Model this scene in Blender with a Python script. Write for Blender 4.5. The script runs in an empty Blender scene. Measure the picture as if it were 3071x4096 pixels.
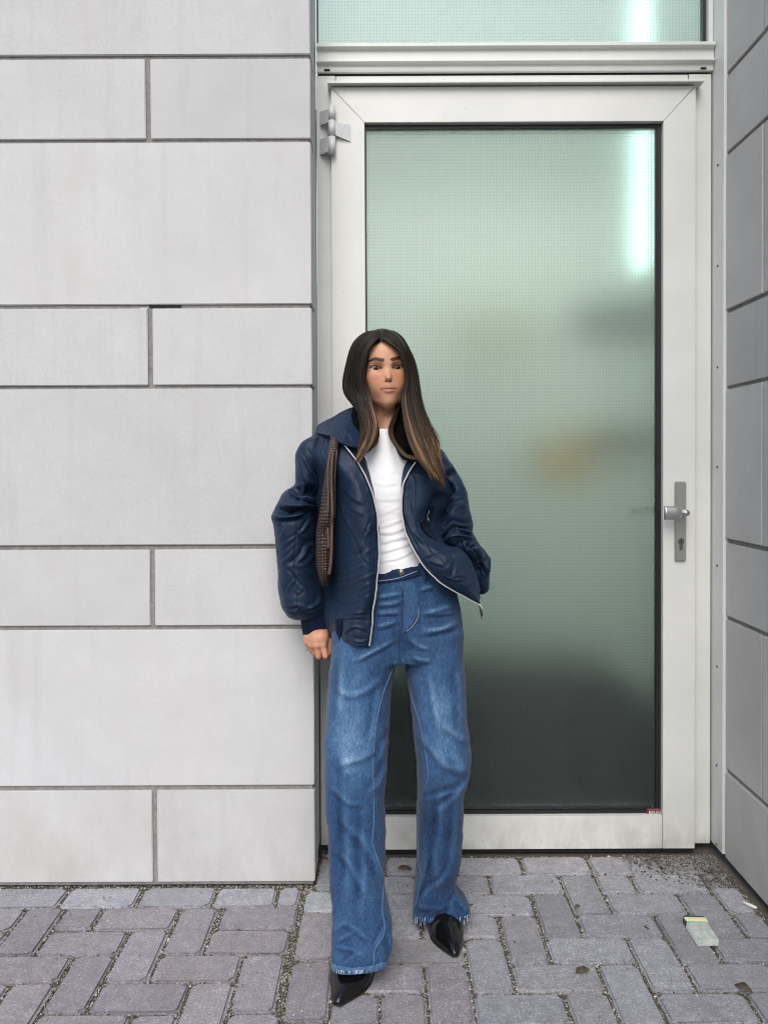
import bpy, bmesh, math, random
import numpy as np
from mathutils import Vector, Matrix, Euler
random.seed(7)
rng = np.random.default_rng(11)
scene = bpy.context.scene
COL = scene.collection

# ------------------------------------------------------------------ camera
FPX, CX, CY = 3149.0, 1535.5, 1914.5          # focal length and principal point, in photograph pixels (3071 x 4096)
PITCH, ROLL, EYE = math.radians(0.9), math.radians(0.27), 1.25
C0 = np.array([0.0, 0.0, EYE])
_f = np.array([0.0, math.cos(PITCH), -math.sin(PITCH)])
_u0 = np.array([0.0, math.sin(PITCH), math.cos(PITCH)])
_r0 = np.array([1.0, 0.0, 0.0])
CR = _r0 * math.cos(ROLL) - _u0 * math.sin(ROLL)
CU = _u0 * math.cos(ROLL) + _r0 * math.sin(ROLL)
CF = _f
cam_d = bpy.data.cameras.new('camera')
cam = bpy.data.objects.new('camera', cam_d)
COL.objects.link(cam)
m = Matrix.Identity(4)
for i in range(3):
    m[i][0], m[i][1], m[i][2], m[i][3] = CR[i], CU[i], -CF[i], C0[i]
cam.matrix_world = m
cam_d.sensor_fit = 'VERTICAL'
cam_d.sensor_height = 24.0
cam_d.lens = FPX / 4096 * 24.0
cam_d.shift_y = -(2048 - CY) / 4096
cam_d.clip_start, cam_d.clip_end = 0.05, 500
scene.camera = cam

# ------------------------------------------------------------------ sky, sun, exposure
SUN_EL, SUN_AZ = math.radians(46), math.radians(-8)   # azimuth measured from straight behind the camera, + to the right
world = bpy.data.worlds.new('World')
scene.world = world
world.use_nodes = True
wn = world.node_tree
sky = wn.nodes.new('ShaderNodeTexSky')
sky.sky_type = 'NISHITA'
sky.sun_disc = False
sky.sun_elevation = SUN_EL
sky.sun_rotation = math.pi + -SUN_AZ
sky.air_density, sky.dust_density, sky.ozone_density = 1.0, 2.5, 1.0
bg = wn.nodes['Background']
bg.inputs['Strength'].default_value = 0.13
wn.links.new(sky.outputs[0], bg.inputs['Color'])
sun_d = bpy.data.lights.new('sun', 'SUN')
sun_d.energy, sun_d.angle, sun_d.color = 1.20, math.radians(42), (1.0, 0.985, 0.955)
sun = bpy.data.objects.new('sun', sun_d)
COL.objects.link(sun)
_to_sun = Vector((math.sin(SUN_AZ) * math.cos(SUN_EL), -math.cos(SUN_AZ) * math.cos(SUN_EL), math.sin(SUN_EL)))
sun.rotation_euler = _to_sun.to_track_quat('Z', 'Y').to_euler()
scene.view_settings.view_transform = 'Standard'
scene.view_settings.look = 'None'
scene.view_settings.exposure = 0.64
scene.view_settings.gamma = 1.0
scene.view_settings.use_curve_mapping = False
scene.render.engine = 'CYCLES'
scene.cycles.use_denoising = True
scene.cycles.filter_width = 1.05
scene.cycles.max_bounces = 8
scene.cycles.transmission_bounces = 6
scene.cycles.sample_clamp_indirect = 4.0

# ------------------------------------------------------------------ helpers: photograph pixel <-> world
def at(u, v, Y):
    """point on the plane y = Y that the photograph shows at pixel (u, v)"""
    d = CF + CR * ((u - CX) / FPX) - CU * ((v - CY) / FPX)
    return C0 + d * (Y / d[1])
def on_ground(u, v, z=0.0):
    d = CF + CR * ((u - CX) / FPX) - CU * ((v - CY) / FPX)
    return C0 + d * ((z - EYE) / d[2])
def atA(uvY):
    uvY = np.asarray(uvY, float)
    d = CF[None] + ((uvY[:, 0] - CX) / FPX)[:, None] * CR[None] - ((uvY[:, 1] - CY) / FPX)[:, None] * CU[None]
    return C0[None] + d * (uvY[:, 2] / d[:, 1])[:, None]
def project(P):
    q = np.asarray(P) - C0
    a, b, c = q @ CR, q @ CU, q @ CF
    return np.stack([CX + FPX * a / c, CY - FPX * b / c], -1)

# ------------------------------------------------------------------ helpers: objects
def tag(o, label=None, cat=None, group=None, kind=None):
    if label: o['label'] = label
    if cat: o['category'] = cat
    if group: o['group'] = group
    if kind: o['kind'] = kind
    return o
def empty(name, loc=(0, 0, 0)):
    o = bpy.data.objects.new(name, None)
    o.empty_display_size = 0.1
    COL.objects.link(o)
    o.location = loc
    return o
def attach(o, parent):
    o.parent = parent
    if parent is not None:
        pm = parent.matrix_basis.copy()
        p = parent
        while p.parent is not None:
            pm = p.parent.matrix_basis @ p.matrix_parent_inverse @ pm if False else pm
            p = p.parent
        o.matrix_parent_inverse = world_of(parent).inverted()
    return o
def world_of(o):
    if o.parent is None: return o.matrix_basis.copy()
    return world_of(o.parent) @ o.matrix_parent_inverse @ o.matrix_basis
def link_mesh(name, me, mat=None, parent=None, smooth=False):
    o = bpy.data.objects.new(name, me)
    COL.objects.link(o)
    if mat is not None and len(me.materials) == 0: me.materials.append(mat)
    if smooth: me.shade_smooth()
    if parent is not None: attach(o, parent)
    return o
def mesh_np(name, V, F, mat=None, parent=None, smooth=True):
    me = bpy.data.meshes.new(name)
    V = np.asarray(V, np.float32)
    if isinstance(F, np.ndarray):
        k = F.shape[1]
        me.vertices.add(len(V)); me.vertices.foreach_set('co', V.ravel())
        me.loops.add(F.size); me.loops.foreach_set('vertex_index', F.astype(np.int32).ravel())
        me.polygons.add(len(F))
        me.polygons.foreach_set('loop_start', np.arange(0, F.size, k, dtype=np.int32))
        me.update(calc_edges=True); me.validate()
    else:
        me.from_pydata(V.tolist(), [], F); me.update()
    return link_mesh(name, me, mat, parent, smooth)
def set_col(o, C, name='Col'):
    a = o.data.color_attributes.new(name, 'FLOAT_COLOR', 'POINT')
    C = np.asarray(C, np.float32)
    if C.shape[1] == 3: C = np.concatenate([C, np.ones((len(C), 1), np.float32)], 1)
    a.data.foreach_set('color', C.ravel())
def bm_obj(name, bm, mat=None, parent=None, smooth=False):
    me = bpy.data.meshes.new(name)
    bmesh.ops.recalc_face_normals(bm, faces=bm.faces)
    bm.to_mesh(me); bm.free()
    return link_mesh(name, me, mat, parent, smooth)
def bm_box(bm, x0, x1, y0, y1, z0, z1):
    vs = [bm.verts.new(p) for p in [(x0, y0, z0), (x1, y0, z0), (x1, y1, z0), (x0, y1, z0), (x0, y0, z1), (x1, y0, z1), (x1, y1, z1), (x0, y1, z1)]]
    fs = [bm.faces.new([vs[i] for i in q]) for q in [(3, 2, 1, 0), (4, 5, 6, 7), (0, 1, 5, 4), (1, 2, 6, 5), (2, 3, 7, 6), (3, 0, 4, 7)]]
    return vs, fs
def box(name, x0, x1, y0, y1, z0, z1, mat, parent=None, bevel=0.0, seg=2):
    bm = bmesh.new()
    bm_box(bm, x0, x1, y0, y1, z0, z1)
    if bevel > 0:
        bmesh.ops.bevel(bm, geom=list(bm.edges), offset=bevel, segments=seg, affect='EDGES', clamp_overlap=True)
    return bm_obj(name, bm, mat, parent)
def prism_x(name, prof, x0, x1, mat, parent=None, bevel=0.0):
    """profile of (y, z) points swept along x"""
    bm = bmesh.new()
    a = [bm.verts.new((x0, y, z)) for y, z in prof]; b = [bm.verts.new((x1, y, z)) for y, z in prof]
    n = len(prof)
    bm.faces.new(a[::-1]); bm.faces.new(b)
    for i in range(n): bm.faces.new([a[i], a[(i + 1) % n], b[(i + 1) % n], b[i]])
    if bevel: bmesh.ops.bevel(bm, geom=list(bm.edges), offset=bevel, segments=2, affect='EDGES', clamp_overlap=True)
    return bm_obj(name, bm, mat, parent)
def poly_xz(name, pts, y0, y1, mat, parent=None, bevel=0.0):
    """polygon in (x, z) with a depth from y0 (front) to y1"""
    bm = bmesh.new()
    a = [bm.verts.new((x, y0, z)) for x, z in pts]; b = [bm.verts.new((x, y1, z)) for x, z in pts]
    n = len(pts)
    bm.faces.new(a); bm.faces.new(b[::-1])
    for i in range(n): bm.faces.new([a[i], b[i], b[(i + 1) % n], a[(i + 1) % n]])
    if bevel: bmesh.ops.bevel(bm, geom=list(bm.edges), offset=bevel, segments=2, affect='EDGES', clamp_overlap=True)
    return bm_obj(name, bm, mat, parent)
def bm_tube(bm, pts, rad, n=8, cap=True):
    pts = [Vector(p) for p in pts]
    rings = []
    up = Vector((0, 0, 1))
    for i, p in enumerate(pts):
        t = (pts[min(i + 1, len(pts) - 1)] - pts[max(i - 1, 0)]).normalized()
        a = t.cross(up)
        if a.length < 1e-3: a = t.cross(Vector((1, 0, 0)))
        a.normalize(); b = t.cross(a).normalized()
        r = rad[i] if hasattr(rad, '__len__') else rad
        rings.append([bm.verts.new(p + (a * math.cos(2 * math.pi * k / n) + b * math.sin(2 * math.pi * k / n)) * r) for k in range(n)])
    for i in range(len(rings) - 1):
        for k in range(n):
            bm.faces.new([rings[i][k], rings[i][(k + 1) % n], rings[i + 1][(k + 1) % n], rings[i + 1][k]])
    if cap:
        bm.faces.new(rings[0][::-1]); bm.faces.new(rings[-1])
def tube(name, pts, rad, mat, parent=None, n=8):
    bm = bmesh.new(); bm_tube(bm, pts, rad, n)
    return bm_obj(name, bm, mat, parent, smooth=True)

# ------------------------------------------------------------------ helpers: node materials
class NT:
    def __init__(self, name):
        self.m = bpy.data.materials.new(name); self.m.use_nodes = True
        self.t = self.m.node_tree; self.N = self.t.nodes
        self.b = self.N['Principled BSDF']
    def n(self, kind, **kw):
        x = self.N.new('ShaderNode' + kind)
        for k, v in kw.items():
            if k.startswith('i_'):
                key = k[2:]
                key = int(key) if key.isdigit() else key.replace('_', ' ')
                self.put(v, x.inputs[key])
            else: setattr(x, k, v)
        return x
    def put(self, v, sock):
        if isinstance(v, bpy.types.NodeSocket): self.t.links.new(v, sock)
        elif isinstance(v, bpy.types.Node): self.t.links.new(v.outputs[0], sock)
        else:
            if hasattr(sock.default_value, '__len__') and hasattr(v, '__len__') and len(sock.default_value) == 4 and len(v) == 3: v = (*v, 1)
            sock.default_value = v
    def set(self, **kw):
        for k, v in kw.items(): self.put(v, self.b.inputs[k.replace('_', ' ')])
        return self
    def pos(self): return self.n('NewGeometry').outputs['Position']
    def obj(self): return self.n('TexCoord').outputs['Object']
    def mapping(self, vec, scale=(1, 1, 1), loc=(0, 0, 0), rot=(0, 0, 0)):
        return self.n('Mapping', i_Vector=vec, i_Scale=scale, i_Location=loc, i_Rotation=rot).outputs[0]
    def noise(self, vec, scale, detail=4, rough=0.55, dist=0.0):
        return self.n('TexNoise', i_Vector=vec, i_Scale=scale, i_Detail=detail, i_Roughness=rough, i_Distortion=dist).outputs[0]
    def voro(self, vec, scale, feature='F1', rand=1.0):
        return self.n('TexVoronoi', feature=feature, i_Vector=vec, i_Scale=scale, i_Randomness=rand)
    def ramp(self, fac, stops, interp='LINEAR'):
        r = self.n('ValToRGB', i_Fac=fac); cr = r.color_ramp; cr.interpolation = interp
        while len(cr.elements) > 1: cr.elements.remove(cr.elements[-1])
        for i, (p, c) in enumerate(stops):
            if not hasattr(c, '__len__'): c = (c, c, c)
            e = cr.elements[0] if i == 0 else cr.elements.new(p)
            e.position = p; e.color = (*c[:3], 1)
        return r.outputs[0]
    def math(self, op, a, b=0.0, clamp=False):
        return self.n('Math', operation=op, use_clamp=clamp, i_0=a, i_1=b).outputs[0]
    def mix(self, fac, a, b, blend='MIX'):
        x = self.n('Mix', data_type='RGBA', blend_type=blend)
        self.put(fac, x.inputs[0]); self.put(a, x.inputs[6]); self.put(b, x.inputs[7])
        return x.outputs[2]
    def bump(self, h, strength=0.3, dist=0.01, normal=None):
        x = self.n('Bump', i_Height=h, i_Strength=strength, i_Distance=dist)
        if normal is not None: self.put(normal, x.inputs['Normal'])
        return x.outputs[0]
    def attr(self, name='Col'): return self.n('Attribute', attribute_name=name)

def simple(name, col, rough=0.5, metal=0.0, **kw):
    t = NT(name).set(Base_Color=col, Roughness=rough, Metallic=metal, **kw)
    return t.m
# ------------------------------------------------------------------ materials of the place
def mk_stone(name, lo, hi, warm, wamt=0.55):
    t = NT(name); p = t.pos()
    rnd = t.n('ObjectInfo').outputs['Random']
    off = t.n('VectorMath', operation='ADD', i_0=p, i_1=t.n('CombineXYZ', i_X=t.math('MULTIPLY', rnd, 13.0), i_Y=0.0, i_Z=t.math('MULTIPLY', rnd, 7.0)).outputs[0]).outputs[0]
    big = t.noise(off, 2.2, 5, 0.6, 0.4)
    mid = t.noise(off, 9, 6, 0.65)
    fine = t.noise(off, 260, 3, 0.6)
    c = t.ramp(big, [(0.3, lo), (0.7, hi)])
    c = t.mix(t.math('MULTIPLY', t.ramp(mid, [(0.35, 0), (0.75, 1)]), 0.35), c, tuple(x * 0.86 for x in lo))
    stain = t.ramp(t.noise(t.mapping(off, (1.3, 1.3, 0.9), (3.1, 0, 1.7)), 1.7, 5, 0.7, 0.3), [(0.50, 0), (0.80, 1)])
    c = t.mix(t.math('MULTIPLY', stain, wamt), c, warm)
    streak = t.ramp(t.noise(t.mapping(off, (14, 14, 0.7)), 1.6, 4, 0.6), [(0.55, 0), (0.8, 1)])
    c = t.mix(t.math('MULTIPLY', streak, 0.30), c, tuple(x * 0.7 for x in lo))
    pit = t.ramp(t.voro(off, 55).outputs['Distance'], [(0.02, 1), (0.06, 0)])
    pitm = t.math('MULTIPLY', pit, t.ramp(t.noise(off, 6, 2), [(0.58, 0), (0.62, 1)]))
    c = t.mix(t.math('MULTIPLY', pitm, 0.35), c, tuple(x * 0.45 for x in lo))
    c = t.mix(0.22, c, t.ramp(fine, [(0.3, tuple(x * 0.75 for x in lo)), (0.7, tuple(min(1, x * 1.15) for x in hi))]))
    zz = t.n('SeparateXYZ', i_Vector=p).outputs[2]
    splash = t.math('MULTIPLY', t.ramp(t.math('ADD', zz, t.math('MULTIPLY', t.noise(off, 4, 4), 0.25)), [(0.12, 1), (0.46, 0)]), t.ramp(t.noise(t.mapping(off, (2.2, 2.2, 1.2)), 5, 6, 0.7), [(0.32, 0), (0.68, 1)]))
    c = t.mix(t.math('MULTIPLY', splash, 0.45), c, tuple(x * 0.72 for x in warm))
    tint = t.math('MULTIPLY_ADD', rnd, 0.12); tint.node.inputs[2].default_value = 0.93
    c = t.mix(1.0, c, t.n('CombineColor', i_Red=tint, i_Green=tint, i_Blue=tint).outputs[0], 'MULTIPLY')
    t.set(Base_Color=c, Roughness=0.72, Normal=t.bump(t.math('ADD', t.math('MULTIPLY', fine, 0.6), mid), 0.22, 0.003))
    t.b.inputs['Specular IOR Level'].default_value = 0.3
    return t.m
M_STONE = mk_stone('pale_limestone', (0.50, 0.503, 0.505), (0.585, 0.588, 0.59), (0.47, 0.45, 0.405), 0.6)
M_STONE_R = mk_stone('shaded_limestone', (0.445, 0.435, 0.42), (0.54, 0.53, 0.515), (0.40, 0.37, 0.335), 0.6)  # side wall copy of the stone, its shade put into the darker tone
def mk_mortar():
    t = NT('joint_mortar'); p = t.pos()
    c = t.ramp(t.noise(p, 60, 5, 0.7), [(0.3, (0.17, 0.165, 0.155)), (0.7, (0.29, 0.28, 0.265))])
    t.set(Base_Color=c, Roughness=0.9, Normal=t.bump(t.noise(p, 300, 3), 0.4, 0.003)); return t.m
M_MORTAR = mk_mortar()
M_VOID = simple('dark_gap', (0.012, 0.012, 0.013), 0.9)
def mk_paint():
    t = NT('off_white_coated_aluminium'); p = t.pos()
    c = t.ramp(t.noise(p, 3.5, 5, 0.6, 0.3), [(0.3, (0.61, 0.625, 0.60)), (0.7, (0.69, 0.70, 0.675))])
    speck = t.ramp(t.voro(p, 38).outputs['Distance'], [(0.03, 1), (0.07, 0)])
    sm = t.math('MULTIPLY', speck, t.ramp(t.noise(p, 11, 2), [(0.57, 0), (0.6, 1)]))
    c = t.mix(t.math('MULTIPLY', sm, 0.8), c, (0.10, 0.095, 0.085))
    z = t.n('SeparateXYZ', i_Vector=p).outputs[2]
    grime = t.math('MULTIPLY', t.ramp(z, [(0.0, 1), (0.12, 0.25), (0.45, 0)]), t.ramp(t.noise(t.mapping(p, (1, 1, 0.5)), 18, 6, 0.7), [(0.35, 0), (0.7, 1)]))
    c = t.mix(t.math('MULTIPLY', grime, 0.7), c, (0.25, 0.235, 0.20))
    scr = t.ramp(t.noise(t.mapping(p, (40, 40, 3)), 2.4, 5, 0.7, 0.5), [(0.62, 0), (0.72, 1)])
    c = t.mix(t.math('MULTIPLY', scr, 0.10), c, (0.35, 0.34, 0.30))
    t.set(Base_Color=c, Roughness=t.ramp(t.noise(p, 14, 4), [(0.3, 0.32), (0.7, 0.48)]), Normal=t.bump(t.noise(p, 420, 2), 0.05, 0.001)); return t.m
M_PAINT = mk_paint()
def mk_hairline():
    return simple('profile_joint_shadow', (0.16, 0.16, 0.15), 0.8)
M_HAIRLINE = mk_hairline()
M_RUBBER = simple('black_rubber_gasket', (0.008, 0.009, 0.010), 0.45)
M_SPACER = simple('dull_spacer_bar', (0.06, 0.065, 0.065), 0.35, 0.7)
M_STEEL = simple('brushed_steel', (0.52, 0.52, 0.51), 0.34, 0.85)
M_DARKSTEEL = simple('dark_steel', (0.06, 0.058, 0.055), 0.4, 0.6)
M_RUST = simple('rusty_screw', (0.10, 0.065, 0.045), 0.7, 0.2)
def mk_glass():
    t = NT('green_patterned_glass'); p = t.pos()
    s = t.n('SeparateXYZ', i_Vector=p)
    P = 0.0103
    def cell(o): return t.math('SUBTRACT', t.math('FRACT', t.math('DIVIDE', o, P)), 0.5)
    x, z = cell(s.outputs[0]), cell(s.outputs[2])
    r2 = t.math('ADD', t.math('MULTIPLY', x, x), t.math('MULTIPLY', z, z))
    dot = t.ramp(t.math('SQRT', r2), [(0.0, 1), (0.34, 0)])
    wave = t.noise(p, 40, 2)
    h = t.math('ADD', dot, t.math('MULTIPLY', wave, 0.15))
    lens = t.ramp(t.math('SQRT', r2), [(0.10, 1), (0.30, 0)])
    col = t.mix(t.math('MULTIPLY', lens, 0.62), (0.80, 0.90, 0.855), (0.50, 0.62, 0.58))
    t.set(Base_Color=col, Roughness=0.42, IOR=1.45, Normal=t.bump(h, 0.35, 0.003))
    t.b.inputs['Transmission Weight'].default_value = 1.0
    return t.m
M_GLASS = mk_glass()
def mk_paver():
    t = NT('concrete_paver'); p = t.pos(); oi = t.n('ObjectInfo'); rnd = oi.outputs['Random']
    base = oi.outputs['Color']
    f1 = t.noise(p, 170, 5, 0.85); f2 = t.noise(p, 34, 5, 0.65); f3 = t.noise(p, 7, 3)
    k = t.math('ADD', t.math('MULTIPLY', f1, 1.1), t.math('ADD', t.math('MULTIPLY', f2, 0.38), t.math('MULTIPLY', rnd, 0.06)))
    g = t.ramp(k, [(0.42, 0.35), (0.80, 1.0), (1.15, 1.9)])
    c = t.mix(1.0, base, g, 'MULTIPLY')
    gl = t.voro(p, 250)
    white = t.math('MULTIPLY', t.ramp(gl.outputs['Distance'], [(0.16, 1), (0.30, 0)]), t.ramp(t.noise(p, 120, 1), [(0.50, 0), (0.56, 1)]))
    c = t.mix(t.math('MULTIPLY', white, 0.9), c, (0.62, 0.62, 0.64))
    dk = t.math('MULTIPLY', t.ramp(t.voro(t.mapping(p, loc=(5, 3, 0)), 260).outputs['Distance'], [(0.18, 1), (0.34, 0)]), t.ramp(t.noise(p, 120, 1), [(0.56, 0), (0.62, 1)]))
    c = t.mix(t.math('MULTIPLY', dk, 0.55), c, (0.04, 0.04, 0.042))
    c = t.mix(t.math('MULTIPLY', t.ramp(f3, [(0.5, 0), (0.75, 1)]), 0.25), c, (0.11, 0.10, 0.085))
    t.set(Base_Color=c, Roughness=t.ramp(f1, [(0.3, 0.42), (0.7, 0.75)]), Normal=t.bump(t.math('ADD', f1, t.math('MULTIPLY', f2, 0.6)), 0.55, 0.002)); return t.m
M_PAVER = mk_paver()
def mk_sand():
    t = NT('joint_sand'); p = t.pos()
    c = t.ramp(t.noise(p, 380, 4, 0.8), [(0.3, (0.05, 0.045, 0.036)), (0.55, (0.13, 0.12, 0.10)), (0.75, (0.27, 0.25, 0.21))])
    mo = t.ramp(t.noise(p, 9, 4), [(0.5, 0), (0.7, 1)])
    c = t.mix(t.math('MULTIPLY', mo, 0.45), c, (0.055, 0.06, 0.03))
    t.set(Base_Color=c, Roughness=0.95, Normal=t.bump(t.noise(p, 500, 3), 0.8, 0.004)); return t.m
M_SAND = mk_sand()
def mk_vcol(name, rough=0.8, **kw):
    t = NT(name); t.set(Base_Color=t.attr().outputs[0], Roughness=rough, **kw); return t.m
M_GRIT = mk_vcol('grit', 0.85)
# ------------------------------------------------------------------ setting: ground
YW, YD = 2.330, 2.512            # front of the stone wall, front of the door leaf
XC, XR = -0.2112, 1.064          # outer corner of the stone wall, face of the side wall
ground = mesh_np('ground', [(-60, -60, -0.010), (60, -60, -0.010), (60, 60, -0.010), (-60, 60, -0.010)], [(0, 1, 2, 3)], M_SAND, smooth=False)
tag(ground, 'sandy ground bed showing in the joints between the concrete pavers', kind='structure')

# pavers, each one its own brick
RECTS = []
def paver_mesh(lx, ly, seed):
    r = random.Random(seed)
    bm = bmesh.new()
    vs, fs = bm_box(bm, -lx / 2, lx / 2, -ly / 2, ly / 2, -0.05, 0.0)
    vert = [e for e in bm.edges if abs(e.verts[0].co.z - e.verts[1].co.z) > 0.01]
    bmesh.ops.bevel(bm, geom=vert, offset=0.009, segments=3, affect='EDGES')
    top = [f for f in bm.faces if f.calc_center_median().z > -0.001]
    bmesh.ops.bevel(bm, geom=[e for f in top for e in f.edges], offset=0.0055, segments=2, affect='EDGES')
    for v in bm.verts:
        v.co.x += r.uniform(-1, 1) * 0.0016; v.co.y += r.uniform(-1, 1) * 0.0016
    me = bpy.data.meshes.new('paver'); bmesh.ops.recalc_face_normals(bm, faces=bm.faces)
    bm.to_mesh(me); bm.free(); me.materials.append(M_PAVER)
    for p in me.polygons: p.use_smooth = False
    return me
_pm = {}
paving = empty('paving', (0, 2.0, 0)); tag(paving, 'herringbone paving of worn grey concrete bricks with gritty joints', kind='structure')
def paver(x0, x1, y0, y1, tone):
    gx, gy = random.uniform(0.0036, 0.0058), random.uniform(0.0022, 0.0040)
    lx, ly = round((x1 - x0) - 2 * gx, 3), round((y1 - y0) - 2 * gy, 3)
    if lx < 0.018 or ly < 0.018: return
    key = (round(lx, 2), round(ly, 2), random.randrange(3))
    if key not in _pm: _pm[key] = paver_mesh(lx, ly, len(_pm))
    o = bpy.data.objects.new('paver', _pm[key]); COL.objects.link(o)
    cx, cy = (x0 + x1) / 2 + random.uniform(-.0012, .0012), (y0 + y1) / 2 + random.uniform(-.0012, .0012)
    o.location = (cx, cy, random.uniform(-0.0015, 0.0015))
    o.rotation_euler = (random.uniform(-.006, .006), random.uniform(-.006, .006), random.uniform(-.008, .008))
    attach(o, paving)
    v = random.uniform(0.93, 1.06) * (1.13 if (y0 + y1) / 2 > 2.2 else 1.0)  # bricks nearer the door lightened: sky reflection put into their tone
    o.color = (tone[0] * v * 1.3, tone[1] * v * 1.32, tone[2] * v * 1.38, 1)
    RECTS.append((cx - lx / 2, cx + lx / 2, cy - ly / 2, cy + ly / 2))
def clip(x0, x1, y0, y1, zone, tone):
    x0, x1 = max(x0, zone[0]), min(x1, zone[1]); y0, y1 = max(y0, zone[2]), min(y1, zone[3])
    if x1 - x0 > 0.03 and y1 - y0 > 0.03: paver(x0, x1, y0, y1, tone)
def toneL(): return random.choice([(0.192, 0.176, 0.180), (0.200, 0.182, 0.182), (0.185, 0.174, 0.182), (0.196, 0.186, 0.192)])
def toneR(): return random.choice([(0.215, 0.215, 0.225), (0.20, 0.20, 0.205), (0.225, 0.22, 0.225), (0.20, 0.195, 0.195)])
YB = 1.05                                              # paving is built to here, nearer the camera than the photograph shows
ZL = (-1.75, -0.238, YB, 2.218)
u, y0L = 0.1085, 2.218
for r in range(1, 12):
    yt, yb = y0L - u * (r - 1), y0L - u * r
    for k in range(-5, 3):
        xs = -0.797 - u * (r - 1) + 4 * u * k
        if r == 1 and k == 1: continue
        if r == 2 and k == 1: pass
        clip(xs, xs + 2 * u, yb, yt, ZL, toneL())
        clip(xs + 2 * u, xs + 3 * u, yb - u, yt, ZL, toneL())
        if r == 1 and k != 0: clip(xs + 3 * u, xs + 4 * u, yb, yt, ZL, toneL())
paver(-0.4625, -0.239, y0L - u, y0L, toneL())
for a, b in zip([-1.80, -1.58, -1.37, -1.155, -0.937, -0.716, -0.497, -0.319], [-1.58, -1.37, -1.155, -0.937, -0.716, -0.497, -0.319, -0.247]):
    paver(a, b, 2.218, 2.326, random.choice([(0.22, 0.215, 0.225), (0.205, 0.2, 0.21)]))  # edge course tinted bluer, sky reflection carried in the colour
ZR = (-0.130, 1.040, YB, 2.388)
u, y0R = 0.1075, 2.388
for r in range(1, 14):
    yt, yb = y0R - u * (r - 1), y0R - u * r
    for k in range(-4, 5):
        xs = 0.74 - u * (r - 1) + 4 * u * k
        tn = (lambda x: toneR() if x > 0.12 + 0.1 * (r - 6) else toneL())
        clip(xs, xs + 2 * u, yb, yt, ZR, tn(xs))
        clip(xs + 2 * u, xs + 3 * u, yb - u, yt, ZR, tn(xs))
        if r == 1: clip(xs + 3 * u, xs + 4 * u, yb, yt, ZR, toneR())
for a, b in [(-0.13, 0.0), (0.0, 0.212), (0.212, 0.426), (0.426, 0.636), (0.636, 0.857), (0.857, 1.035)]:
    paver(a, b, 2.388, 2.500, toneR())
cy = [2.300, 2.193, 1.975, 1.757, 1.539, 1.321, 1.10]
for i in range(len(cy) - 1):
    paver(-0.2375, -0.1305, cy[i + 1], cy[i], (0.235, 0.245, 0.25) if i == 0 else toneL())  # first brick paler and bluish: reflection painted into its tone
cs = box('concrete_kerb_block', -0.205, -0.1325, 2.304, 2.440, -0.05, 0.016, M_PAVER, None, 0.006)  # its pale bluish colour includes painted reflection
cs.color = (0.27, 0.285, 0.285, 1); tag(cs, 'small concrete block, reflection in its pale tone, set at the foot of the stone wall corner', 'kerb block')
cs2 = box('terracotta_shard', -0.200, -0.150, 2.445, 2.462, -0.012, 0.012, simple('terracotta', (0.40, 0.21, 0.13), 0.8), None, 0.003)
tag(cs2, 'thin orange terracotta strip behind the pale concrete block by the wall corner', 'brick shard')

# grit and moss in the joints: real grains, far too many to count
def grains(name, n, size, cols, prob, reg, label, z_off=0.0, seed=3, on_top=0.0, cat='grit', corner=None):
    g = np.random.default_rng(seed)
    R = np.array(RECTS)
    P = np.stack([g.uniform(reg[0], reg[1], n), g.uniform(reg[2], reg[3], n)], 1)
    inside = np.zeros(n, bool)
    for (a, b, c, d) in R:
        inside |= (P[:, 0] > a + .0005) & (P[:, 0] < b - .0005) & (P[:, 1] > c + .0005) & (P[:, 1] < d - .0005)
    keep = (~inside) | (g.random(n) < on_top)
    if corner is not None:
        dd_ = np.minimum(np.abs(P[:, 0] - corner[0]), np.abs(P[:, 1] - corner[1]) * 1.2) * 7 + np.hypot(P[:, 0] - corner[0], P[:, 1] - corner[1]) * 3.6
        keep &= g.random(n) < np.exp(-dd_ ** 1.6)
    top = inside[keep]; P = P[keep]; n = len(P)
    s = size * g.lognormal(0, 0.35, n)
    base = np.array([(1, 0, 0), (-1, 0, 0), (0, 1, 0), (0, -1, 0), (0, 0, 1), (0, 0, -1)], float)
    tri = np.array([(0, 2, 4), (2, 1, 4), (1, 3, 4), (3, 0, 4), (2, 0, 5), (1, 2, 5), (3, 1, 5), (0, 3, 5)])
    sc = g.uniform(0.6, 1.25, (n, 6, 3))
    ang = g.uniform(0, 6.28, n)
    V = base[None] * sc * s[:, None, None] * np.array([1, 1, 0.75])
    x = V[..., 0] * np.cos(ang)[:, None] - V[..., 1] * np.sin(ang)[:, None]
    y = V[..., 0] * np.sin(ang)[:, None] + V[..., 1] * np.cos(ang)[:, None]
    V[..., 0], V[..., 1] = x + P[:, 0:1], y + P[:, 1:2]
    V[..., 2] += np.where(top, 0.001, -0.0075 + z_off)[:, None] + g.uniform(0, 0.0025, n)[:, None]
    F = (tri[None] + (np.arange(n) * 6)[:, None, None]).reshape(-1, 3)
    o = mesh_np(name, V.reshape(-1, 3), F, M_GRIT, None, False)
    ci = g.choice(len(cols), n, p=prob)
    C = np.array(cols)[ci] * g.uniform(0.7, 1.25, (n, 1))
    set_col(o, np.repeat(C, 6, 0))
    tag(o, label, cat, kind='stuff'); return o
grains('grit', 105000, 0.0023, [(0.34, 0.32, 0.28), (0.24, 0.23, 0.20), (0.46, 0.44, 0.40), (0.12, 0.115, 0.10), (0.27, 0.24, 0.19)], [.32, .3, .16, .12, .10],
       (-1.3, 1.05, 1.45, 2.51), 'sandy grit lying in the joints of the brick paving', on_top=0.006)
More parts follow.
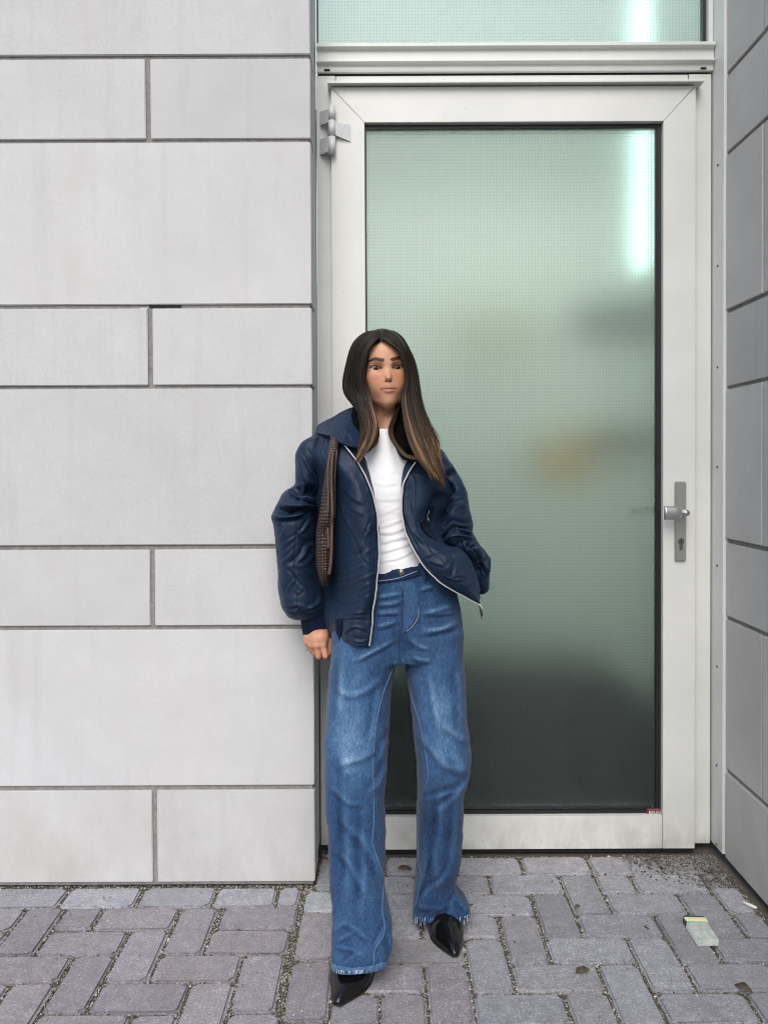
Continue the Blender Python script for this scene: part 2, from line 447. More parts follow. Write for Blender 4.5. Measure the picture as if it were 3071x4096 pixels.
grains('moss', 16000, 0.0024, [(0.085, 0.095, 0.035), (0.12, 0.125, 0.05), (0.06, 0.06, 0.03)], [.45, .3, .25],
       (-1.3, 1.05, 1.45, 2.51), 'dull green moss growing in the paving joints', 0.002, 9, cat='moss')
grains('corner_dirt', 9000, 0.0026, [(0.10, 0.09, 0.075), (0.17, 0.155, 0.13), (0.25, 0.235, 0.21), (0.06, 0.055, 0.05)], [.35, .35, .15, .15],
       (0.74, 1.05, 2.30, 2.505), 'dark gravelly dirt gathered in the corner by the door', 0.004, 5, on_top=0.8, cat='dirt', corner=(1.05, 2.505))
grains('rubble', 1500, 0.006, [(0.12, 0.115, 0.11), (0.2, 0.19, 0.18), (0.06, 0.06, 0.06), (0.3, 0.29, 0.27)], [.4, .3, .2, .1],
       (-0.204, -0.11, 2.455, 2.53), 'grey stone rubble in the gap between wall corner and door', 0.008, 6, on_top=1.0, cat='rubble')

# ------------------------------------------------------------------ stone walls, each slab its own piece
def zl(y): return at(1239, y, YW)[2]
JZ = [(zl(232.5), zl(217)), (zl(567), zl(553)), (zl(1231), zl(1215)), (zl(1552), zl(1538)), (zl(2196), zl(2177)), (zl(2517), zl(2500)), (zl(3160), zl(3141))]
ZB = 0.012
rows = []                                            # (z0, z1, tall)
edges = [3.62, *[z for j in JZ for z in (j[1], j[0])], ZB]
h_t, h_s = JZ[1][0] - JZ[2][1], JZ[0][0] - JZ[1][1]
rows.append((JZ[0][1], JZ[0][1] + h_t, True)); rows.append((JZ[0][1] + h_t + .012, JZ[0][1] + h_t + .012 + h_s, False)); rows.append((JZ[0][1] + h_t + h_s + .024, JZ[0][1] + 2 * h_t + h_s + .024, True))
for i in range(7):
    top = JZ[i][0]; bot = JZ[i + 1][1] if i < 6 else ZB
    rows.append((bot, top, i % 2 == 1))
ZT = max(r[1] for r in rows)
wall = empty('stone_wall', (-1.2, YW, 0))
tag(wall, 'pale limestone slab wall with recessed grey joints that the woman leans on', 'wall')
box('mortar', -2.6, XC - 0.006, YW + 0.007, YW + 0.10, 0.002, ZT, M_MORTAR, wall)
xj0, xj1 = at(600, 1200, YW)[0] - 0.0073, at(600, 1200, YW)[0] + 0.0073
PW = XC - xj1
def slab(x0, x1, y0, y1, z0, z1, mat, parent, bev=0.0022):
    o = box('stone_slab', x0, x1, y0, y1, z0, z1, mat, parent, bev)
    return o
for (z0, z1, tall) in rows:
    if tall:
        xs = [(-2.6, XC - 2 * PW - 0.03), (XC - 2 * PW - 0.0154, XC)]
    else:
        xs = [(-2.6, xj0 - PW - .0146 - PW), (xj0 - PW - PW, xj0 - PW - .0146), (xj0 - PW, xj0), (xj1, XC)]
    for a, b in xs:
        jy = random.uniform(-0.0012, 0.0012)
        slab(a, b, YW + jy, YW + (0.118 if b == XC else 0.05), z0, z1, M_STONE, wall)
# joint chip: a missing bit of mortar above one slab
p = at(660, 1219, YW); box('mortar_gap', p[0] - .047, p[0] + .047, YW + 0.0035, YW + 0.02, JZ[2][0] + 0.004, JZ[2][1] - 0.001, M_VOID, wall)
box('mortar_chip', p[0] - .075, p[0] - .05, YW + 0.003, YW + 0.012, JZ[2][0] + 0.0005, JZ[2][0] + 0.003, simple('white_mortar', (0.6, 0.6, 0.6), .9), wall)
# metal reveal between the wall return and the door frame
rv = box('reveal_strip', XC - 0.020, XC - 0.0025, YW + 0.1185, YD + 0.045, ZB + 0.02, ZT, simple('dull_aluminium', (0.52, 0.52, 0.52), 0.5, 0.0), wall, 0.0015)
# side wall on the right, seen edge-on
wr = empty('side_stone_wall', (XR, 1.8, 0))
tag(wr, 'shade-toned limestone slab side wall running towards the viewer beside the door', 'wall')
YS = 2.452
box('mortar', XR + 0.008, XR + 0.2, 0.2, YS - 0.001, 0.02, ZT, M_MORTAR, wr)
for (z0, z1, tall) in rows:
    z0 = max(z0, 0.018)
    seams = [YS, 2.215, 1.15, 0.2] if tall else [YS, 1.70, 0.95, 0.2]
    for a, b in zip(seams[1:], seams[:-1]):
        jx = random.uniform(-0.001, 0.001)
        g = 0.004
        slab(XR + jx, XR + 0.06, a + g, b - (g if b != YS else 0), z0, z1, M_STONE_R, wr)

# ------------------------------------------------------------------ door frame
YF = YD + 0.026                                      # face of the fixed frame
def X(u_, v_=1865, Y=YD): return at(u_, v_, Y)[0]
def Z(v_, Y=YD, u_=2050): return at(u_, v_, Y)[2]
frame = empty('door_frame', (0.4, YF, 0))
tag(frame, 'off-white aluminium door frame with transom bar between the stone walls', 'door frame')
xf0, xf1 = XC + 0.0015, 1.052
xl0, xl1 = X(1332, 1865), X(2779, 1865)              # door leaf
z_bar0 = Z(299, YF)                                  # underside of the transom bar
box('jamb', xf0, xl0 + 0.012, YF, YF + 0.06, 0.02, z_bar0, M_PAINT, frame, 0.0015)
box('jamb', xl1 - 0.012, xf1, YF, YF + 0.06, 0.02, z_bar0, M_PAINT, frame, 0.0015)
box('head_rail', xl0 + 0.014, xl1 - 0.014, YF + 0.002, YF + 0.06, z_bar0 - 0.075, z_bar0 - 0.0005, M_PAINT, frame, 0.0015)
box('gap_seal', xf0 + 0.008, xf1 - 0.004, YF + 0.004, YF + 0.05, z_bar0 - 0.004, z_bar0 + 0.020, M_VOID, frame)
# transom bar with its two projecting lips
Yb = YF - 0.012
zt = [Z(v_, Yb) for v_ in (176, 193, 201, 207, 247, 257, 262, 274, 283)]
prof = [(Yb + 0.07, zt[0] + .006), (Yb - 0.010, zt[0]), (Yb - 0.016, zt[0] - 0.004), (Yb - 0.016, zt[1]), (Yb, zt[2] + .002), (Yb, zt[4] + 0.006), (Yb - 0.014, zt[4]), (Yb - 0.014, zt[4] - .004), (Yb + 0.002, zt[5]), (Yb + 0.002, zt[7]), (Yb + 0.004, zt[8]), (Yb + 0.07, zt[8])]
prism_x('transom_bar', prof, xf0 + 0.002, 1.0545, M_PAINT, frame, 0.0008)
for uu in (1308, 2812):
    q = at(uu, 285, Yb); box('drain_slot', q[0] - .009, q[0] + .009, Yb - 0.0012, Yb + 0.004, zt[7] - 0.004, zt[7] + .0008, M_VOID, frame)
# flat side channel on the right wall, with rusty screws
box('side_channel', 1.0565, XR + 0.02, YS + 0.003, YF + 0.06, 0.026, ZT, M_PAINT, frame, 0.0012)
for vv in (662, 1065, 1470, 1868, 2262, 2665, 3060, 3375):
    q = at(2866, vv, 2.50); bm = bmesh.new()
    bmesh.ops.create_cone(bm, segments=10, radius1=0.0042, radius2=0.0032, depth=0.004, cap_ends=True)
    bmesh.ops.transform(bm, matrix=Matrix.Translation((1.0560, 2.497, q[2])) @ Matrix.Rotation(math.radians(-90), 4, 'Y'), verts=bm.verts)
    bm_obj('screw', bm, M_RUST, frame, True)
box('sill_shadow_gap', xl0, xl1, YD + 0.012, YF + 0.05, 0.001, 0.03, M_VOID, frame)

# ------------------------------------------------------------------ window above the transom bar
tw = empty('transom_window', (0.42, YF, zt[0])); tag(tw, 'green patterned glass window above the door transom bar', 'window')
box('glass_pane', xf0 + 0.004, 1.0405, YF + 0.036, YF + 0.042, zt[0] + 0.007, ZT, M_GLASS, tw)
box('gasket', xf0 + 0.0005, xf0 + 0.0045, YF + 0.012, YF + 0.035, zt[0] + 0.007, ZT, M_RUBBER, tw)
box('gasket', 1.030, 1.0395, YF + 0.012, YF + 0.035, zt[0] + 0.007, ZT, M_RUBBER, tw)
box('mullion', 1.0405, 1.0555, YF - 0.006, YF + 0.07, zt[0] + 0.0075, ZT, M_PAINT, tw, 0.001)

# ------------------------------------------------------------------ door leaf
door = empty('glazed_door', ((xl0 + xl1) / 2, YD, 0)); tag(door, 'off-white framed door with a tall green patterned glass pane', 'door')
xg0, xg1 = X(1465), X(2650)
zg1, zg0 = Z(489), Z(3266)
zl1, zl0 = Z(345), 0.0165
e = 0.0007
poly_xz('stile', [(xl0, zl0), (xg0 - e, zl0), (xg0 - e, zg1 + e), (xl0, zl1 - e * 2)], YD, YF + 0.05, M_PAINT, door, 0.0012)
poly_xz('stile', [(xg1 + e, zl0), (xl1, zl0), (xl1, zl1 - e * 2), (xg1 + e, zg1 + e)], YD, YF + 0.05, M_PAINT, door, 0.0012)
poly_xz('rail', [(xg0 - e, zg1 + 2 * e), (xg1 + e, zg1 + 2 * e), (xl1 - e, zl1), (xl0 + e, zl1)], YD, YF + 0.05, M_PAINT, door, 0.0012)
poly_xz('rail', [(xg0 + e, zl0), (xg1 - e, zl0), (xg1 - e, zg0), (xg0 + e, zg0)], YD + 0.0005, YF + 0.05, M_PAINT, door, 0.0012)
box('joint_backing', xl0 + .004, xl1 - .004, YD + 0.004, YD + 0.01, zl0 + .004, zg0 - .004, M_HAIRLINE, door)
yg = YD + 0.024
for nm, a in (('gasket', (xg0, xg0 + 0.0045, zg0, zg1)), ('gasket', (xg1 - 0.0165, xg1, zg0, zg1)), ('gasket', (xg0 + 0.0045, xg1 - 0.0165, zg1 - 0.012, zg1)), ('gasket', (xg0 + 0.0045, xg1 - 0.0165, zg0, zg0 + 0.013))):
    box(nm, a[0], a[1], yg - 0.006, yg + 0.012, a[2], a[3], M_RUBBER, door, 0.001)
box('spacer_bar', xg0 + .006, xg1 - .03, yg - 0.0015, yg - 0.0005, zg0 + 0.0145, zg0 + 0.023, M_SPACER, door)
gl = box('glass_pane', xg0 + 0.004, xg1 - 0.015, yg, yg + 0.006, zg0 + 0.0125, zg1 - 0.0115, M_GLASS, door)
# drip rail
zd = [Z(v_, YD - 0.02) for v_ in (319, 331, 336)]
prism_x('drip_rail', [(YF + .0015, zd[0] + .004), (YD - 0.018, zd[0]), (YD - 0.023, zd[0] - 0.003), (YD - 0.023, zd[1]), (YD - 0.020, zd[1]), (YD - 0.018, zd[1] + 0.003), (YF + .0015, zd[1] + 0.002)],
        X(1309, 325, YD - .018), X(2815, 320, YD - .018), M_PAINT, door, 0.0006)
# sticker
q0, q1 = at(2581, 3264, yg), at(2646, 3229, yg)
M_MAROON = simple('maroon_print', (0.13, 0.022, 0.030), 0.4)
st = box('sticker', q0[0], q1[0], yg - 0.0085, yg - 0.0068, q0[2], q1[2], M_MAROON, door)
st['label'] = 'small maroon maker sticker with white lettering in the pane corner'
def text_mesh(name, body, size, loc, mat, parent, rot=(math.pi / 2, 0, 0), extrude=0.0003, align='CENTER', sx=1.0):
    cu = bpy.data.curves.new(name, 'FONT'); cu.body = body; cu.size = size; cu.extrude = extrude; cu.align_x = align; cu.align_y = 'CENTER'; cu.resolution_u = 3
    tmp = bpy.data.objects.new(name, cu); COL.objects.link(tmp)
    dg = bpy.context.evaluated_depsgraph_get(); me = bpy.data.meshes.new_from_object(tmp.evaluated_get(dg))
    bpy.data.objects.remove(tmp)
    o = bpy.data.objects.new(name, me); COL.objects.link(o); me.materials.clear(); me.materials.append(mat)
    o.location = loc; o.rotation_euler = rot; o.scale = (sx, 1, 1)
    if parent is not None: attach(o, parent)
    return o
M_PRINTW = simple('white_print', (0.75, 0.68, 0.68), 0.5)
M_PRINTP = simple('faint_pink_print', (0.36, 0.18, 0.20), 0.5)
qc = (q0 + q1) / 2
text_mesh('lettering', 'BRUN', 0.0125, (qc[0], yg - 0.0088, qc[2] + 0.0012), M_PRINTW, st, sx=1.15)
box('print_line', q0[0] + .004, q1[0] - .008, yg - 0.0092, yg - 0.0086, q1[2] - 0.0052, q1[2] - 0.0036, M_PRINTP, st)
box('print_line', q0[0] + .003, q1[0] - .006, yg - 0.0092, yg - 0.0086, q0[2] + 0.0035, q0[2] + 0.0048, M_PRINTP, st)
# handle set
hx0, hx1 = X(2694, 2090), X(2739, 2090); hz0, hz1 = Z(2246), Z(1929)
hd = box('handle_plate', hx0, hx1, YD - 0.010, YD - 0.0005, hz0, hz1, M_STEEL, door, 0.003, 3)
hd['label'] = 'brushed steel door handle plate with lock cylinder'
lx0, lx1 = X(2654, 2050, YD - .045), X(2735, 2050, YD - .045); lz0, lz1 = Z(2083, YD - .045), Z(2027, YD - .045)
bm = bmesh.new()
sec = []
for i in range(13):
    tt = i / 12
    xx = lx0 + (lx1 - lx0) * tt
    hh = (lz1 - lz0) / 2 * (1 - 0.06 * tt) * (1 if tt < .62 else math.sqrt(max(0.02, 1 - ((tt - .62) / .39) ** 2)))
    yy = YD - 0.050 + 0.018 * max(0, tt - 0.55) ** 2 * 4
    cz = (lz0 + lz1) / 2
    ring = [bm.verts.new((xx, yy - 0.006 * math.cos(a) * 1.0 - 0.002 * math.cos(a * 2), cz + hh * math.sin(a))) for a in [2 * math.pi * k / 16 for k in range(16)]]
    sec.append(ring)
for a, b in zip(sec[:-1], sec[1:]):
    for k in range(16): bm.faces.new([a[k], a[(k + 1) % 16], b[(k + 1) % 16], b[k]])
bm.faces.new(sec[0]); bm.faces.new(sec[-1][::-1])
lev = bm_obj('lever', bm, M_STEEL, hd, True)
nx = (hx0 + hx1) / 2 + 0.004
tube('lever_neck', [(nx, YD - 0.009, (lz0 + lz1) / 2), (nx, YD - 0.048, (lz0 + lz1) / 2)], 0.010, M_STEEL, hd, 14)
kx, kz = X(2717, 2167), Z(2167)
cyl = [(kx + 0.0098 * math.cos(a), kz + 0.0098 * math.sin(a)) for a in [math.radians(d) for d in range(-60, 241, 20)]]
cyl += [(kx - 0.0049, kz - 0.024), (kx - .003, kz - .028), (kx + .003, kz - .028), (kx + 0.0049, kz - 0.024)]
poly_xz('lock_cylinder', cyl, YD - 0.0125, YD - 0.004, simple('worn_brass_lock', (0.20, 0.19, 0.165), 0.35, 0.8), hd, 0.0005)
box('keyhole', kx - 0.0013, kx + 0.0013, YD - 0.0131, YD - 0.011, kz - 0.006, kz + 0.006, M_VOID, hd)
# hinge
M_HINGE = simple('grey_white_hinge_metal', (0.60, 0.61, 0.61), 0.4)
yh = YD - 0.016
kx0, kx1 = X(1313, 520, yh), X(1342, 520, yh); kxm = (kx0 + kx1) / 2
hg = empty('hinge', (kxm, yh, Z(520))); attach(hg, door)
for a, b in ((421, 476), (480, 541), (545, 612)):
    tube('knuckle', [(kxm, yh, Z(b, yh)), (kxm, yh, Z(a, yh))], (kx1 - kx0) / 2, M_HINGE, hg, 18)
def leafp(pts, y0, y1):
    bm = bmesh.new()
    fr = [bm.verts.new((at(a, b, y)[0], y, at(a, b, y)[2])) for (a, b, y) in pts]
    bk = [bm.verts.new((v.co.x, v.co.y + 0.012, v.co.z)) for v in fr]
    n = len(fr); bm.faces.new(fr); bm.faces.new(bk[::-1])
    for i in range(n): bm.faces.new([fr[i], bk[i], bk[(i + 1) % n], fr[(i + 1) % n]])
    return bm_obj('hinge_leaf', bm, M_HINGE, hg)
leafp([(1280, 446, YF - .008), (1314, 436, yh), (1314, 488, yh), (1280, 500, YF - .008)], 0, 0)
leafp([(1280, 556, YF - .008), (1314, 548, yh), (1314, 604, yh), (1280, 618, YF - .008)], 0, 0)
leafp([(1341, 490, yh), (1402, 497, YD - .003), (1402, 566, YD - .003), (1341, 540, yh)], 0, 0)

# ------------------------------------------------------------------ the room behind the glass: left roofless so the sky lights it, seen only blurred
M_IWALL = simple('pale_green_plaster', (0.82, 0.88, 0.81), 0.9)
M_IDARK = simple('charcoal_laminate', (0.022, 0.024, 0.027), 0.7)
xi0, xi1, yi1 = -1.0, 1.45, 4.30
iw = empty('interior_room', (0.3, 3.3, 0)); tag(iw, kind='structure')
box('back_wall', xi0, xi1, yi1, yi1 + 0.1, 0.0, 3.9, M_IWALL, iw)
box('side_wall', xi0 - 0.1, xi0, YF + 0.07, yi1 + 0.1, 0.0, 3.9, M_IWALL, iw)
box('side_wall', xi1, xi1 + 0.1, YF + 0.07, yi1 + 0.1, 0.0, 3.9, M_IWALL, iw)
box('floor', xi0, xi1, YF + 0.065, yi1, -0.006, 0.004, simple('dark_floor', (0.05, 0.05, 0.05), 0.7), iw)
box('added_bulkhead', xi0, xi1, 4.0, 4.1, 3.05, 3.9, simple('grey_green_plaster', (0.58, 0.66, 0.61), 0.9), iw)  # added panel, put in to darken the view through the transom glass
ct = box('counter', -0.30, 0.86, 2.80, 3.25, 0.006, 0.50, M_IDARK, None, 0.01)
tag(ct, 'dark low counter blurred behind the lower half of the glass', 'counter')
cb = box('cabinet', 0.70, 1.22, 2.74, 3.1, 0.006, 0.40, M_IDARK, None, 0.01)
tag(cb, 'dark low cabinet blurred behind the glass beside the door handle side', 'cabinet')
def inbox(name, u0, u1, v0, v1, Y, dep, col, label, cat, rough=0.8):
    a, b = at(u0, v1, Y), at(u1, v0, Y)
    o = box(name, a[0], b[0], Y, Y + dep, a[2], b[2], simple(name + '_paint', col, rough), None, 0.01)
    tag(o, label, cat); return o
inbox('wall_cabinet', 2330, 2700, 1190, 1330, 3.10, 0.25, (0.30, 0.33, 0.30), 'dark wall cabinet blurred behind the glass above the orange patch', 'cabinet')
inbox('cardboard_box', 2170, 2370, 1740, 1940, 3.10, 0.2, (0.72, 0.46, 0.18), 'orange box blurred behind the middle of the glass', 'box')
inbox('shelf_bin', 2390, 2640, 1700, 1830, 3.10, 0.2, (0.33, 0.28, 0.21), 'brown bin blurred behind the glass beside the orange box', 'bin')
inbox('yellow_folder', 1800, 2150, 1250, 1420, 3.6, 0.1, (0.70, 0.70, 0.45), 'pale yellow folder blurred behind the upper glass', 'folder')
q = at(2570, 1000, 2.74)
lamp = box('tube_lamp', q[0] - 0.022, q[0] + 0.022, 2.74, 2.78, at(2575, 1080, 2.74)[2], 2.90, None, None, 0.008)
tl = NT('lit_tube'); tl.set(Base_Color=(0.8, 0.9, 0.88), Emission_Color=(0.72, 1.0, 0.93)); tl.b.inputs['Emission Strength'].default_value = 1.5
lamp.data.materials.append(tl.m); tag(lamp, 'lit vertical tube lamp glowing behind the glass near its edge', 'lamp')
a, b = at(2528, 2048, 2.60), at(2612, 2036, 2.60)
ih = empty('inner_handle', ((a[0] + b[0]) / 2, 2.6, a[2])); tag(ih, 'small steel inner handle showing through the glass', 'handle')
tube('bar', [(a[0], 2.60, a[2]), (b[0], 2.60, b[2])], 0.007, simple('inner_handle_dark', (0.05, 0.06, 0.055), .5), ih)
for s in (0.3, 0.55, 0.8):
    tube('stud', [(a[0] + (b[0] - a[0]) * s - .006, 2.588, a[2] + .002), (a[0] + (b[0] - a[0]) * s + .006, 2.588, a[2] + .002)], 0.005, simple('bright_steel', (.9, .9, .9), .3), ih)

# ------------------------------------------------------------------ litter
def mk_packet():
    t = NT('faded_packet_print'); p = t.obj()
    c = t.ramp(t.noise(t.mapping(p, (60, 60, 60)), 1.2, 5, .7), [(0.35, (0.34, 0.38, 0.36)), (0.6, (0.50, 0.54, 0.50)), (0.8, (0.62, 0.64, 0.6))])
    s = t.n('SeparateXYZ', i_Vector=p)
    mint = t.math('MULTIPLY', t.ramp(t.math('ADD', s.outputs[1], t.math('MULTIPLY', t.noise(p, 70, 3), 0.02)), [(0.012, 0), (0.028, 1)]), t.ramp(t.noise(p, 55, 3), [(0.42, 0), (0.55, 1)]))
    c = t.mix(mint, c, (0.26, 0.50, 0.40))
    t.set(Base_Color=c, Roughness=0.5, Normal=t.bump(t.noise(p, 120, 4), .5, .003)); return t.m
C = [on_ground(u_, v_, 0.021) for u_, v_ in ((2737, 3667), (2809, 3663), (2867, 3750), (2791, 3763))]
ctr = sum(C) / 4
ax = (C[0] + C[1] - C[2] - C[3]) / 2; L = np.linalg.norm(ax[:2]); Wd = (np.linalg.norm(C[1] - C[0]) + np.linalg.norm(C[2] - C[3])) / 2
pk = empty('cigarette_packet', (ctr[0], ctr[1], 0.001)); tag(pk, 'crushed pale green cigarette packet lying on the pavers', 'packet')
rz = math.atan2(ax[1], ax[0]) - math.pi / 2
def pbox(name, x0, x1, y0, y1, z0, z1, mat, bev=0.0015, crush=0.0):
    o = box(name, x0, x1, y0, y1, z0, z1, None, None, bev)
    o.data.materials.append(mat)
    r = random.Random(4)
    for v in o.data.vertices:
        k = (v.co.y - y0) / (y1 - y0)
        v.co.z *= 1 - 0.18 * (1 - k)
        v.co.x += 0.003 * math.sin(k * 5 + v.co.z * 60); v.co.z += crush * math.sin(v.co.x * 90 + k * 4)
        v.co.z = max(v.co.z, 0.0)
    o.location = (ctr[0], ctr[1], 0.0015); o.rotation_euler = (0, 0, rz)
    attach(o, pk); return o
hl, hw = L / 2, Wd / 2
pbox('body', -hw, hw, -hl, hl * 0.52, 0.0, 0.021, mk_packet(), .002, .001)
pbox('lid', -hw * 1.02, hw * 1.02, hl * 0.545, hl, 0.0, 0.022, simple('packet_lid_dark', (0.05, 0.05, 0.04), .4), .0015)
pbox('gold_band', -hw * 1.03, hw * 1.03, hl * 0.54, hl * 0.64, 0.0195, 0.0232, simple('packet_gold', (0.62, 0.58, 0.26), .4), .0005)
pbox('gold_band', -hw * 1.03, hw * 1.03, hl * 0.74, hl * 0.80, 0.0195, 0.0232, simple('packet_cream', (0.55, 0.55, 0.42), .4), .0005)
pbox('side_strip', -hw * 1.04, -hw * 0.96, -hl * .9, hl * .45, 0.003, 0.018, simple('packet_white', (0.66, 0.66, 0.62), .5), .0004)
M_LEAF = NT('dry_leaf_brown'); M_LEAF.set(Base_Color=M_LEAF.ramp(M_LEAF.noise(M_LEAF.pos(), 160, 3), [(0.3, (0.05, 0.035, 0.02)), (0.7, (0.14, 0.10, 0.055))]), Roughness=.8); M_LEAF = M_LEAF.m
def leaf(u_, v_, size, rot, label):
    c = on_ground(u_, v_, 0.003); n = 9
    V, F = [], []
    for i in range(n):
        s = i / (n - 1); w = size * 0.32 * math.sin(math.pi * min(1, s * 1.02)) ** .8 * (1 + .25 * math.sin(9 * s + rot))
        for j, t_ in enumerate((-1, 0, 1)):
            V.append(((s - .5) * size, t_ * w, 0.002 + abs(t_) * 0.004 + 0.004 * math.sin(s * 3)))
    for i in range(n - 1):
        for j in range(2): F.append((i * 3 + j, i * 3 + j + 1, i * 3 + 4 + j, i * 3 + 3 + j))
    o = mesh_np('dry_leaf', V, F, M_LEAF)
    o.modifiers.new('s', 'SOLIDIFY').thickness = 0.0008
    o.location = (c[0], c[1], 0.001); o.rotation_euler = (0, 0, rot)
    tag(o, label, 'leaf'); return o
leaf(2972, 3958, 0.040, 2.4, 'curled brown dry leaf on the pavers below the cigarette packet')
leaf(2328, 3888, 0.038, 0.3, 'brown dry leaf in a paving joint between packet and shoes')
leaf(1618, 3478, 0.042, -0.2, 'dark dry leaf on the pavers at the door bottom between the jeans legs')
leaf(2308, 3632, 0.018, 0.5, 'tiny tan leaf scrap on a paver between door and packet')
M_TWIG = simple('dark_twig', (0.03, 0.025, 0.02), .8)
def twig(pts, label):
    P = [on_ground(a_, b_, 0.004) for a_, b_ in pts]
    o = tube('twig', P, 0.0016, M_TWIG, None, 6); tag(o, label, 'twig')
twig([(1853, 3612), (1868, 3608), (1880, 3622), (1890, 3616)], 'short bent twig on the paver beside the raised jeans hem')
twig([(2575, 3703), (2592, 3715)], 'short dark twig on the pavers left of the cigarette packet')
twig([(2812, 3478), (2832, 3490), (2850, 3488)], 'curved twig in the dirt of the door corner')
c = on_ground(2998, 3622, 0.005)
cbt = tube('cigarette_butt', [(c[0] - .012, c[1] + .016, .0055), (c[0] + .012, c[1] - .014, .0055)], 0.0042, simple('butt_paper', (0.72, 0.70, 0.62), .8), None, 10)
tag(cbt, 'flattened white cigarette butt at the foot of the side wall', 'cigarette butt')
# ------------------------------------------------------------------ the woman: tools
def _cv(ox, oy, s): return lambda x, y: (ox + x / s, oy + y / s)
pJ, pL, pH = _cv(1050, 1250, 1.58), _cv(1150, 2500, 1.386), _cv(1330, 1290, 3.528)
p1, p2, p3 = _cv(1190, 2400, 5.527), _cv(1060, 1600, 4.145), _cv(1060, 2067, 4.145)
p4, p5, p6, p7 = _cv(1600, 1750, 4.145), _cv(1600, 2050, 4.145), _cv(1400, 2200, 3.316), _cv(1280, 3500, 2.3686)
def cr(P, m):
    """Catmull-Rom through control points, m samples, evenly spaced in parameter by chord length"""
    P = np.asarray(P, float); n = len(P)
    if n == 2: return P[0] + (P[1] - P[0]) * np.linspace(0, 1, m)[:, None]
    Q = np.concatenate([2 * P[:1] - P[1:2], P, 2 * P[-1:] - P[-2:-1]])
    d = np.linalg.norm(np.diff(P, axis=0), axis=1); s = np.concatenate([[0], np.cumsum(d)]); s /= s[-1]
    tt = np.linspace(0, 1, m); k = np.clip(np.searchsorted(s, tt, side='right') - 1, 0, n - 2)
    t = ((tt - s[k]) / np.maximum(s[k + 1] - s[k], 1e-9))[:, None]
    a, b, c, d_ = Q[k], Q[k + 1], Q[k + 2], Q[k + 3]
    return 0.5 * (2 * b + (c - a) * t + (2 * a - 5 * b + 4 * c - d_) * t ** 2 + (3 * b - a - 3 * c + d_) * t ** 3)
def cru(P, m):
    """same, but uniform in control-point index"""
    P = np.asarray(P, float); n = len(P)
    Q = np.concatenate([2 * P[:1] - P[1:2], P, 2 * P[-1:] - P[-2:-1]])
    x = np.linspace(0, n - 1, m); k = np.clip(x.astype(int), 0, n - 2); t = (x - k).reshape(-1, *([1] * (P.ndim - 1)))
    a, b, c, d_ = Q[k], Q[k + 1], Q[k + 2], Q[k + 3]
    return 0.5 * (2 * b + (c - a) * t + (2 * a - 5 * b + 4 * c - d_) * t ** 2 + (3 * b - a - 3 * c + d_) * t ** 3)
def grid_faces(nr, nc, closed):
    i = np.arange(nr - 1)[:, None]; j = np.arange(nc if closed else nc - 1)[None]
    j2 = (j + 1) % nc
    return np.stack([i * nc + j, i * nc + j2, (i + 1) * nc + j2, (i + 1) * nc + j], -1).reshape(-1, 4)
def ring_tube(st, nr=90, nc=96, pw=0.85, spl=cru):
    """st rows: ((uL,vL), (uR,vR), Yc, front half depth, back half depth); returns (V, F) closed tube with caps"""
    A = np.array([[*s[0], *s[1], s[2], s[3], s[4]] for s in st], float)
    A = spl(A, nr)
    Lw = atA(A[:, [0, 1, 4]]); Rw = atA(A[:, [2, 3, 4]])
    a = np.linspace(0, 2 * np.pi, nc, endpoint=False)
    ca, sa = -np.cos(a), np.sin(a)
    ca = np.sign(ca) * np.abs(ca) ** pw; sb = np.sign(sa) * np.abs(sa) ** pw
    mid, half = (Lw + Rw) / 2, (Rw - Lw) / 2
    V = mid[:, None] + half[:, None] * ca[None, :, None]
    dep = np.where(sb[None] > 0, sb[None] * A[:, 5:6], sb[None] * A[:, 6:7])
    V[..., 1] -= dep
    F = grid_faces(nr, nc, True)
    V = V.reshape(-1, 3)
    c0, c1 = V[:nc].mean(0), V[-nc:].mean(0)
    V = np.concatenate([V, [c0, c1]])
    n0, n1 = len(V) - 2, len(V) - 1
    j = np.arange(nc); j2 = (j + 1) % nc
    b = (nr - 1) * nc
    F = np.concatenate([F, np.stack([j2, j, np.full(nc, n0), np.full(nc, n0)], -1), np.stack([b + j, b + j2, np.full(nc, n1), np.full(nc, n1)], -1)])
    N = vnormals(V, F)
    k0 = (nr // 2) * nc; ctr = V[k0:k0 + nc].mean(0)
    if (N[k0:k0 + nc] * (V[k0:k0 + nc] - ctr)).sum() < 0: F = F[:, ::-1]
    return V, F
def faces_list(F):
    return [tuple(dict.fromkeys(f)) for f in F.tolist()]
def vnormals(V, F):
    N = np.zeros_like(V)
    p, q, r, s = V[F[:, 0]], V[F[:, 1]], V[F[:, 2]], V[F[:, 3]]
    n = np.cross(r - p, s - q)
    for k in range(4): np.add.at(N, F[:, k], n)
    return N / np.maximum(np.linalg.norm(N, axis=1), 1e-12)[:, None]
def perlin(x, y, seed=0):
    g = np.random.default_rng(seed); perm = g.permutation(256); ang = g.uniform(0, 2 * np.pi, 256)
    xi, yi = np.floor(x).astype(int), np.floor(y).astype(int); xf, yf = x - xi, y - yi
    def gr(a, b, dx, dy):
        h = ang[perm[(perm[a & 255] + b) & 255]]; return np.cos(h) * dx + np.sin(h) * dy
    u_, v_ = xf ** 3 * (xf * (xf * 6 - 15) + 10), yf ** 3 * (yf * (yf * 6 - 15) + 10)
    n0 = gr(xi, yi, xf, yf) * (1 - u_) + gr(xi + 1, yi, xf - 1, yf) * u_
    n1 = gr(xi, yi + 1, xf, yf - 1) * (1 - u_) + gr(xi + 1, yi + 1, xf - 1, yf - 1) * u_
    return n0 * (1 - v_) + n1 * v_
